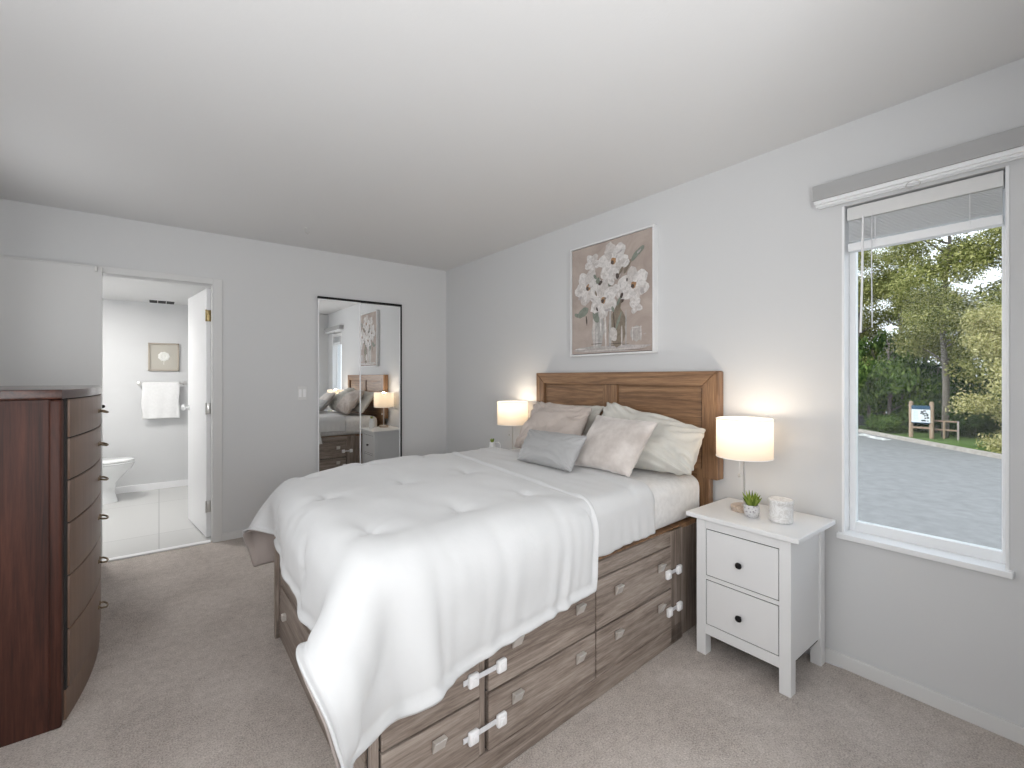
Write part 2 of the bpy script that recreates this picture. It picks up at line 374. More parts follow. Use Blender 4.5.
b = NB(); box(b, BX0 - .1, BX0, B + .12, BY, 0, BH); struct_obj('wall_bathroom_left', b, M['wall'])
b = NB(); box(b, BX1, BX1 + .1, B + .12, BY, 0, BH); struct_obj('wall_bathroom_right', b, M['wall'])
b = NB(); box(b, BX0, BX1, BY - .014, BY, 0, .075, .003); struct_obj('baseboard_bathroom', b, M['plastic'])
# hinged door, open into the bathroom
ang = math.radians(7.5); hx, hy = 0.336, B + .135
def dxf(c):                                       # local x along the leaf, y across it
    return Vector((hx - math.sin(ang) * c.x + math.cos(ang) * c.y * -1, hy + math.cos(ang) * c.x - math.sin(ang) * c.y, c.z))
d1 = thing('door_1', 'white bathroom door swung open into the bathroom', 'door', (hx, hy, 0)); d1['kind'] = 'structure'
b = NB(); box(b, 0.0, .70, 0, .035, .012, 2.02, .002, xf=dxf); obj('door_leaf', b, M['plastic'], d1)
for z in (.26, 1.05, 1.80):
    b = NB(); box(b, -.012, .003, .003, .030, z - .045, z + .045, .001, xf=dxf)
    lathe(b, 0, 0, [(0, z - .047), (.006, z - .047), (.006, z + .047), (0, z + .047)], 12, xf=lambda c: dxf(c + Vector((-.010, .038, 0))))
    obj('hinge', b, M['brass'] if z > 1.5 else M['steel'], d1, smooth=.6)
b = NB()
hk = lambda c: dxf(Vector((.64, .035, 1.03)) + Vector((c.y, c.x, c.z)))
lathe(b, 0, 0, [(0, 0), (.025, 0), (.025, .005), (.009, .009), (.009, .03), (.022, .036), (.026, .048), (.018, .060), (0, .063)], 20, axis='x', xf=hk)
obj('door_knob', b, M['porcelain'], d1, smooth=.6)
# towel bar, towel
t = thing('towel_bar', 'chrome towel bar on the bathroom wall', 'towel bar', (.03, BY, 1.225))
b = NB(); tube(b, [(-.185, BY - .06, 1.228), (.25, BY - .06, 1.228)], .007, 12); obj('bar', b, M['steel'], t, smooth=1)
for x in (-.178, .243):
    b = NB(); lathe(b, 0, 0, [(0, -.07), (.011, -.07), (.011, -.01), (.022, -.006), (.022, 0), (0, 0)], 16, axis='y', xf=lambda c, x=x: c + Vector((x, BY, 1.228))); obj('bracket', b, M['steel'], t, smooth=.6)
b = NB(); n1, n2 = 24, 40
def tow(i, j, side):
    u = i / n1; s = j / n2
    x = -.155 + .345 * u + .004 * math.sin(s * 9)
    wob = .004 * math.sin(u * 17 + s * 2) * s
    if side == 0: return (x, BY - .071 - wob - .004, 1.232 - s * .405)
    return (x, BY - .049 + wob, 1.232 - s * .36)
for side in (0, 1):
    g_ = [[b.verts.new(tow(i, j, side)) for i in range(n1 + 1)] for j in range(n2 + 1)]
    for j in range(n2):
        for i in range(n1): b.faces.new((g_[j][i], g_[j][i + 1], g_[j + 1][i + 1], g_[j + 1][i]))
    if side == 0: g0 = g_[0]
    else:
        top = [b.verts.new((v_.co.x, BY - .061, 1.244)) for v_ in g0]
        for i in range(n1):
            b.faces.new((g0[i], g0[i + 1], top[i + 1], top[i])); b.faces.new((top[i], top[i + 1], g_[0][i + 1], g_[0][i]))
bmesh.ops.recalc_face_normals(b, faces=b.faces[:])
tw = obj('towel', b, M['towel'], None, loc=(.02, BY - .06, .83), smooth=3); tag(tw, 'white towel folded over the bathroom towel bar', 'towel')
sm = tw.modifiers.new('thickness', 'SOLIDIFY'); sm.thickness = .008; sm.offset = 0
# small framed picture
t = thing('picture_frame', 'small square beige framed flower picture on the bathroom wall', 'picture', (.045, BY, 1.37))
x0, x1, z0, z1 = -.10, .19, 1.375, 1.70
fm = mat('champagne_frame', (0.42, 0.37, 0.31), 0.4, 0.3); mt_ = mat('beige_mat_board', (0.50, 0.475, 0.42), 0.8); fl_ = mat('cream_paper_flower', (0.80, 0.80, 0.76), 0.8)
b = NB(); fw = .018
box(b, x0, x1, BY - .025, BY, z0, z0 + fw, .003); box(b, x0, x1, BY - .025, BY, z1 - fw, z1, .003); box(b, x0, x0 + fw, BY - .025, BY, z0, z1, .003); box(b, x1 - fw, x1, BY - .025, BY, z0, z1, .003); obj('frame', b, fm, t)
b = NB(); box(b, x0 + .01, x1 - .01, BY - .012, BY - .002, z0 + .01, z1 - .01); obj('mat_board', b, mt_, t)
b = NB()
for k in range(9):
    a_ = k * 2 * PI / 9; r_ = .034
    lathe(b, 0, 0, [(0, 0), (.022, 0), (.015, .006), (0, .009)], 14, axis='y', xf=lambda c, a_=a_, r_=r_: Vector((.045 + r_ * math.cos(a_) + c.x, BY - .012 - c.y, 1.545 + r_ * math.sin(a_) + c.z)))
lathe(b, 0, 0, [(0, 0), (.022, 0), (.018, .01), (0, .013)], 14, axis='y', xf=lambda c: Vector((.045 + c.x, BY - .012 - c.y, 1.545 + c.z)))
box(b, .043, .047, BY - .016, BY - .012, 1.45, 1.51); obj('paper_flower', b, fl_, t, smooth=.8)
# vent
t = thing('ceiling_vent', 'narrow dark air vent in the bathroom ceiling', 'vent', (.03, 6.6, BH))
b = NB(); box(b, -.10, .155, 6.42, 6.68, BH - .006, BH, .002); obj('vent_frame', b, M['trim'], t)
b = NB()
for k in range(3): box(b, -.085 + k * .077, -.085 + k * .077 + .07, 6.44, 6.66, BH - .0075, BH - .003)
obj('vent_slot', b, M['dark'], t)
# toilet (bowl towards +x)
t = thing('toilet', 'white toilet in the bathroom, seen past the tall chest', 'toilet', (-.55, 6.33, 0))
b = NB(); n = 36
def ring(cx, rx, ry, z, k):
    a_ = 2 * PI * k / n; ex = math.cos(a_)
    return (cx + rx * ex * (1.0 if ex > 0 else .82), 6.33 + ry * math.sin(a_), z)
prof = [(-.53, .19, .115, 0), (-.53, .185, .11, .03), (-.53, .165, .095, .10), (-.52, .165, .10, .20), (-.50, .20, .13, .27), (-.475, .245, .165, .34), (-.47, .262, .182, .385), (-.47, .262, .182, .398)]
rings = [[b.verts.new(ring(cx, rx, ry, z, k)) for k in range(n)] for cx, rx, ry, z in prof]
for A_, B_ in zip(rings, rings[1:]):
    for k in range(n): b.faces.new((A_[k], A_[(k + 1) % n], B_[(k + 1) % n], B_[k]))
b.faces.new(rings[0][::-1]); b.faces.new(rings[-1]); obj('bowl', b, M['porcelain'], t, smooth=.7)
for nm, z0_, z1_, gr in (('seat', .400, .414, .268), ('lid', .419, .438, .262)):
    b = NB(); prism(b, [ring(-.47, gr, gr * .70, 0, k)[:2] for k in range(n)], z0_, z1_, bev=.005); obj(nm, b, M['porcelain'], t, smooth=.6)
b = NB(); box(b, -.92, -.72, 6.13, 6.53, .38, .74, .02, 3); obj('tank', b, M['porcelain'], t, smooth=.6)
b = NB(); box(b, -.93, -.71, 6.12, 6.54, .742, .775, .01, 3); obj('tank_lid', b, M['porcelain'], t, smooth=.6)
b = NB(); box(b, -.75, -.62, 6.22, 6.44, 0.0, .39, .02, 3); obj('pedestal', b, M['porcelain'], t, smooth=.6)

# ------------------------------------------------------------------ window, blind and curtain rail
b = NB()
box(b, W - .004, W + .139, WY1 - .010, WY1, WZ0, WZ1, .001); box(b, W - .004, W + .139, WY0, WY0 + .010, WZ0, WZ1, .001)
struct_obj('trim_7', b, M['vinyl'])
b = NB(); box(b, W - .028, W + .139, WY0 - .012, WY1 + .014, WZ0 - .022, WZ0 + .002, .003); struct_obj('trim_8', b, M['vinyl'])
w1 = thing('window_1', 'white vinyl window in the right wall', 'window', (W + .08, .45, WZ0)); w1['kind'] = 'structure'
b = NB(); FX0, FX1 = W + .062, W + .10; ft = .030
box(b, FX0, FX1, WY1 - .01 - ft * .8, WY1 - .009, WZ0, WZ1, .004); box(b, FX0, FX1, WY0 + .01, WY0 + .01 + ft * .5, WZ0, WZ1, .004)
box(b, FX0 + .001, FX1 - .001, WY0 + .02, WY1 - .033, WZ0 + .001, WZ0 + .045, .003); box(b, FX0 + .001, FX1 - .001, WY0 + .02, WY1 - .033, WZ1 - .03, WZ1 - .001, .003)
obj('window_frame', b, M['vinyl'], w1)
b = NB(); box(b, W + .082, W + .086, WY0 + .02, WY1 - .02, WZ0 + .03, WZ1 - .02); obj('window_pane', b, M['glass'], w1)

bl = thing('mini_blind', 'white mini blind raised to the top of the window', 'blind', (W + .04, .45, 1.84))
y0_, y1_ = WY0 + .016, WY1 - .016; XB = W + .010
b = NB(); box(b, XB, XB + .045, y0_, y1_, 2.005, 2.062, .002); obj('headrail', b, M['trim'], bl)
b = NB()
for k in range(15):
    z = 2.000 - k * .0062
    box(b, XB + .004, XB + .042, y0_ + .004, y1_ - .004, z - .0022, z, .0003, 1)
obj('slat_stack', b, M['vinyl'], bl)
b = NB(); box(b, XB + .002, XB + .044, y0_ + .002, y1_ - .002, 1.866, 1.902, .003); obj('bottom_rail', b, M['vinyl'], bl)
b = NB(); tube(b, [(XB - .006, .632, 2.01), (XB - .008, .634, 1.75), (XB - .008, .640, 1.50)], .0042, 10); obj('tilt_wand', b, M['plastic'], bl, smooth=1)
b = NB(); tube(b, [(XB - .004, .60, 2.01), (XB - .004, .602, 1.80), (XB - .003, .60, 1.52)], .0022, 8); obj('lift_cord', b, M['strap'], bl, smooth=1)
for yy in (.30, .59):
    b = NB(); tube(b, [(XB - .002, yy, 2.0), (XB - .001, yy, 1.88)], .0012, 6); obj('ladder_cord', b, M['plastic'], bl)
cr = thing('curtain_rail', 'grey valance with white track mounted above the window', 'curtain rail', (W, .38, 2.10))
gm = mat('grey_valance', (0.40, 0.40, 0.40), 0.6)
b = NB(); box(b, W - .075, W, R0 + .01, .80, 2.105, 2.172, .002); obj('valance', b, gm, cr)
b = NB(); box(b, W - .068, W - .004, R0 + .01, .797, 2.088, 2.105, .002); box(b, W - .050, W - .044, R0 + .012, .795, 2.080, 2.089, .001); box(b, W - .022, W - .016, R0 + .012, .795, 2.080, 2.089, .001); obj('track', b, M['vinyl'], cr)
b = NB(); pts = [(W - .05, .455 + .022 * math.cos(a_ * PI / 8), 2.074 + .016 * math.sin(a_ * PI / 8)) for a_ in range(16)]; tube(b, pts, .0022, 6, closed=True); obj('cord_ring', b, M['steel'], cr, smooth=1)
for yy in (.18, .74):
    b = NB(); box(b, W - .04, W - .004, yy - .012, yy + .012, 2.172, 2.177, .001); obj('bracket', b, M['steel'], cr)

# ------------------------------------------------------------------ bed frame (u = from head to foot, v = across, away from the window)
TH = math.radians(3.0); OX, OY = 2.35, 1.30
def BW(u, v, z): return Vector((OX - u * math.cos(TH) - v * math.sin(TH), OY - u * math.sin(TH) + v * math.cos(TH), z))
bf = lambda c: BW(c.x, c.y, c.z)
bed = thing('storage_bed', 'walnut storage bed with drawers and a panelled headboard', 'bed', (1.4, 1.95, 0))
BV = 1.33
b = NB()
for v0, v1 in ((0.012, .03), (BV - .03, BV - .012)): box(b, .147, 1.90 if v0 < .5 else 1.80, v0, v1, 0.0, .54, xf=bf)
box(b, .147, 1.79, .03, BV - .03, .0, .50, xf=bf)
obj('bed_carcass', b, M['dark'], bed)
def side_panels(side):
    V = (lambda a, c: (a, c)) if side == 0 else (lambda a, c: (BV - c, BV - a))
    UE = 1.902 if side == 0 else 1.827
    b = NB(); v0, v1 = V(-.004, .02)
    box(b, .275, UE - .002, v0, v1, .486, .552, .003, xf=bf); obj('top_rail', b, M['bedwood'], bed)
    b = NB(); v0, v1 = V(-.006, .02); box(b, .275, UE - .002, v0, v1, 0, .088, .003, xf=bf); obj('plinth', b, M['bedwood'], bed)
    b = NB(); v0, v1 = V(-.006, .02); box(b, .272, .385, v0, v1, 0, .552, .003, xf=bf); obj('corner_post', b, M['bedwood_v'], bed)
    b = NB(); v0, v1 = V(.006, .02); box(b, .10, .270, v0, v1, 0, .54, .002, xf=bf); obj('head_panel', b, M['bedwood_v'], bed)
    for u in (1.514,):
        b = NB(); v0, v1 = V(-.002, .02); box(b, u - .002 + .006, u + .026, v0, v1, .09, .484, .002, xf=bf); obj('divider', b, M['bedwood_v'], bed)
    b = NB(); v0, v1 = V(-.006, .02); box(b, UE - .020, UE, v0, v1, 0, .552, .002, xf=bf); obj('foot_post', b, M['bedwood_v'], bed)
    for u0, u1, hs in ((.390, .957, (.490, .820)), (.966, 1.508, (1.066, 1.391)), (1.545, UE - .026, (1.70,))):
        for z0, z1, hz in ((.284, .482, .408), (.093, .276, .219)):
            b = NB(); v0, v1 = V(-.010, .012)
            box(b, u0, u1, v0, v1, z0, z1, .0035, 2, xf=bf)
            dr = obj('drawer', b, M['bedwood'], bed)
            for hu in hs:
                b = NB()
                # square tilted pull
                vs = [(-.020, .026), (.020, .026), (.020, -.014), (-.020, -.014)]
                front = []
                fv = -.016; fo = -.034
                def vv(x): return x if side == 0 else BV - x
                pts = [(hu - .021, vv(-.014), hz + .020), (hu + .021, vv(-.014), hz + .020), (hu + .021, vv(-.014), hz - .018), (hu - .021, vv(-.014), hz - .018),
                       (hu - .021, vv(-.034), hz + .020), (hu + .021, vv(-.034), hz + .020), (hu + .021, vv(-.018), hz - .018), (hu - .021, vv(-.018), hz - .018)]
                q_ = [b.verts.new(BW(*p)) for p in pts]
                for fcs in ((0, 1, 2, 3), (4, 7, 6, 5), (0, 4, 5, 1), (1, 5, 6, 2), (2, 6, 7, 3), (3, 7, 4, 0)): b.faces.new([q_[k] for k in fcs])
                bmesh.ops.recalc_face_normals(b, faces=b.faces[:])
                bmesh.ops.bevel(b, geom=b.edges[:], offset=.0015, segments=1, affect='EDGES')
                box(b, hu - .008, hu + .008, *sorted((vv(-.016), vv(-.009))), hz - .008, hz + .008, xf=bf)
                obj('handle', b, M['nickel'], dr)
    for ua, ub, zz, ext in ((1.576, 1.462, .356, .035), (1.576, 1.462, .178, .035), (.332, .428, .360, -.022), (.327, .418, .178, -.022)):
        la = NB(); vv = (lambda x: x) if side == 0 else (lambda x: BV - x)
        lo_, hi_ = sorted((ua + ext, ub))
        box(la, lo_, hi_, *sorted((vv(-.016), vv(-.0125))), zz - .0085, zz + .0085, .001, xf=bf)
        lt = obj('safety_latch', la, M['strap'], bed, label='white plastic child safety latch strap')
        for uu in (ua, ub):
            pb = NB(); sz = .0195
            box(pb, uu - sz, uu + sz, *sorted((vv(-.028), vv(-.010))), zz - sz * 1.1, zz + sz * 1.1, .007, 3, xf=bf)
            box(pb, uu - .009, uu + .009, *sorted((vv(-.031), vv(-.026))), zz - .010, zz + .010, .002, 2, xf=bf)
            obj('latch_pad', pb, M['plastic'], lt, smooth=.8)
side_panels(0); side_panels(1)
# foot end with small drawers
UF = 1.880
bs = lambda c: BW(c.x - .075 * max(0.0, c.y) / BV, c.y, c.z)      # the foot end runs slightly askew
b = NB(); box(b, UF - .03, UF, .03, BV - .012, .0, .552, .003, xf=bs); obj('footboard', b, M['bedwood_y'], bed)
for z0, z1 in ((.30, .50), (.09, .285)):
    for va, vb in ((.08, .64), (.66, 1.24)):
        b = NB(); box(b, UF - .004, UF + .010, va, vb, z0, z1, .003, xf=bs); dr = obj('drawer', b, M['bedwood_y'], bed)
        for vv_ in (va + .12, vb - .12):
            b = NB(); box(b, UF + .008, UF + .028, vv_ - .014, vv_ + .014, (z0 + z1) / 2 - .014, (z0 + z1) / 2 + .014, .003, xf=bs); obj('handle', b, M['nickel'], dr)
# deck
b = NB(); box(b, .04, 1.81, .008, BV - .008, .535, .558, .002, xf=bf); obj('bed_deck', b, M['hb_y'], bed)
# headboard (against the wall)
HY0, HY1, HXF, HZT = 1.246, 2.720, 2.352, 1.337
SW = .088
def miter(bm, p, x0=HXF, x1=2.418):
    """frame member with a (y,z) outline"""
    bb = bmesh.new(); A_ = [bb.verts.new((x0, y, z)) for y, z in p]; C_ = [bb.verts.new((x1, y, z)) for y, z in p]
    bb.faces.new(A_); bb.faces.new(C_[::-1])
    for i in range(len(p)): bb.faces.new((A_[i], A_[(i + 1) % len(p)], C_[(i + 1) % len(p)], C_[i]))
    bmesh.ops.recalc_face_normals(bb, faces=bb.faces[:]); bmesh.ops.bevel(bb, geom=bb.edges[:], offset=.0025, segments=2, affect='EDGES'); join(bm, bb)
b = NB(); miter(b, [(HY0 + .0015, HZT), (HY1 - .0015, HZT), (HY1 - SW, HZT - .080), (HY0 + SW, HZT - .080)]); hb = obj('headboard', b, M['hb_y'], bed)
for s_ in (0, 1):
    b = NB()
    if s_ == 0: miter(b, [(HY0, HZT - .0015), (HY0 + SW, HZT - .082), (HY0 + SW, .752), (HY0, .752)])
    else: miter(b, [(HY1, HZT - .0015), (HY1, .752), (HY1 - SW, .752), (HY1 - SW, HZT - .082)])
    obj('headboard_stile', b, M['hb_z'], hb)
    b = NB()
    if s_ == 0: box(b, 2.366, 2.405, HY0 + .052, HY0 + .125, 0, .80, .002)
    else: box(b, 2.366, 2.405, HY1 - .125, HY1 - .052, 0, .80, .002)
    obj('headboard_leg', b, M['hb_z'], hb)
b = NB(); box(b, 2.376, 2.386, HY0 + SW - .01, HY1 - SW + .01, .56, HZT - .07); obj('headboard_panel', b, M['hb_y'], hb)
b = NB()
for ya, yb in ((HY0 + SW + .012, 1.918), (2.052, HY1 - SW - .012)):
    box(b, 2.368, 2.378, ya, yb, .60, HZT - .088, .004)
obj('raised_panel', b, M['hb_y'], hb)
b = NB(); box(b, 2.358, 2.380, 1.925, 2.045, .56, HZT - .082, .003); obj('center_stile', b, M['hb_z'], hb)

# ------------------------------------------------------------------ mattress
b = NB(); box(b, .045, 1.89, -.003, 1.36, .560, .785, .065, 5, xf=bs)
mt = obj('mattress', b, M['fitted'], None, loc=BW(.98, .68, .56), smooth=1.2); tag(mt, 'mattress in a pale patterned fitted sheet on the storage bed', 'mattress')

def nz(x, y, z=0.0): return noise.noise(Vector((x, y, z)))
# coverlet, folded edge towards the pillows
def cover_mesh():
    b = NB(); na, nb = 70, 120
    Vn, Vf, zt, r = -.022, 1.392, .803, .07
    ZH = .588
    prof = []
    hang = .10
    # near hem -> up -> round the edge -> across -> down the far side
    for k in range(14): prof.append((Vn, ZH + (zt - r - ZH) * k / 13, 1 - k / 13))
    for k in range(1, 9): a_ = k / 8 * PI / 2; prof.append((Vn + r * (1 - math.cos(a_)), zt - r + r * math.sin(a_), 0))
    for k in range(1, 40): prof.append((Vn + r + (Vf - Vn - 2 * r) * k / 39, zt, 0))
    for k in range(1, 9): a_ = k / 8 * PI / 2; prof.append((Vf - r + r * math.sin(a_), zt - r + r * math.cos(a_), 0))
    for k in range(1, 14): prof.append((Vf, zt - r - (zt - r - .62) * k / 13, k / 13))
    rows = []
    for j, (v_, z_, h_) in enumerate(prof):
        row = []; f_ = max(0, min(1, v_ / 1.36))
        u_head = .560 + .0 * f_ - .15 * math.sin(min(1, f_ * 2.2) * PI / 2)
        for i in range(na):
            u_ = u_head + (1.55 - u_head) * (i / (na - 1))
            w_ = .006 * math.sin(u_ * 42 + 3 * nz(u_ * 3, 1)) * h_ + .005 * h_ * nz(u_ * 9, z_ * 6)
            dz = .003 * nz(u_ * 7, v_ * 7, 5) + .0025 * nz(u_ * 18, v_ * 5, 2) if h_ == 0 else 0
            sgn = -1 if j < len(prof) / 2 else 1
            zz = z_ + dz - (h_ > .9) * .010 * nz(u_ * 6, 9)
            if z_ > .7 and 0.0 < (u_ - u_head) < .125: zz += .0065          # turned-back double band
            row.append(b.verts.new(BW(u_, v_ + sgn * (abs(w_) + .002 * h_), zz + .002)))
        rows.append(row)
    for A_, B_ in zip(rows, rows[1:]):
        for i in range(na - 1): b.faces.new((A_[i], A_[i + 1], B_[i + 1], B_[i]))
    bmesh.ops.recalc_face_normals(b, faces=b.faces[:]); return b
cv = obj('coverlet', cover_mesh(), M['sheet'], None, loc=BW(1.0, .68, .80), smooth=3); tag(cv, 'thin white coverlet folded back below the pillows, hanging over the mattress side', 'blanket')
m_ = cv.modifiers.new('thickness', 'SOLIDIFY'); m_.thickness = .004; m_.offset = 1

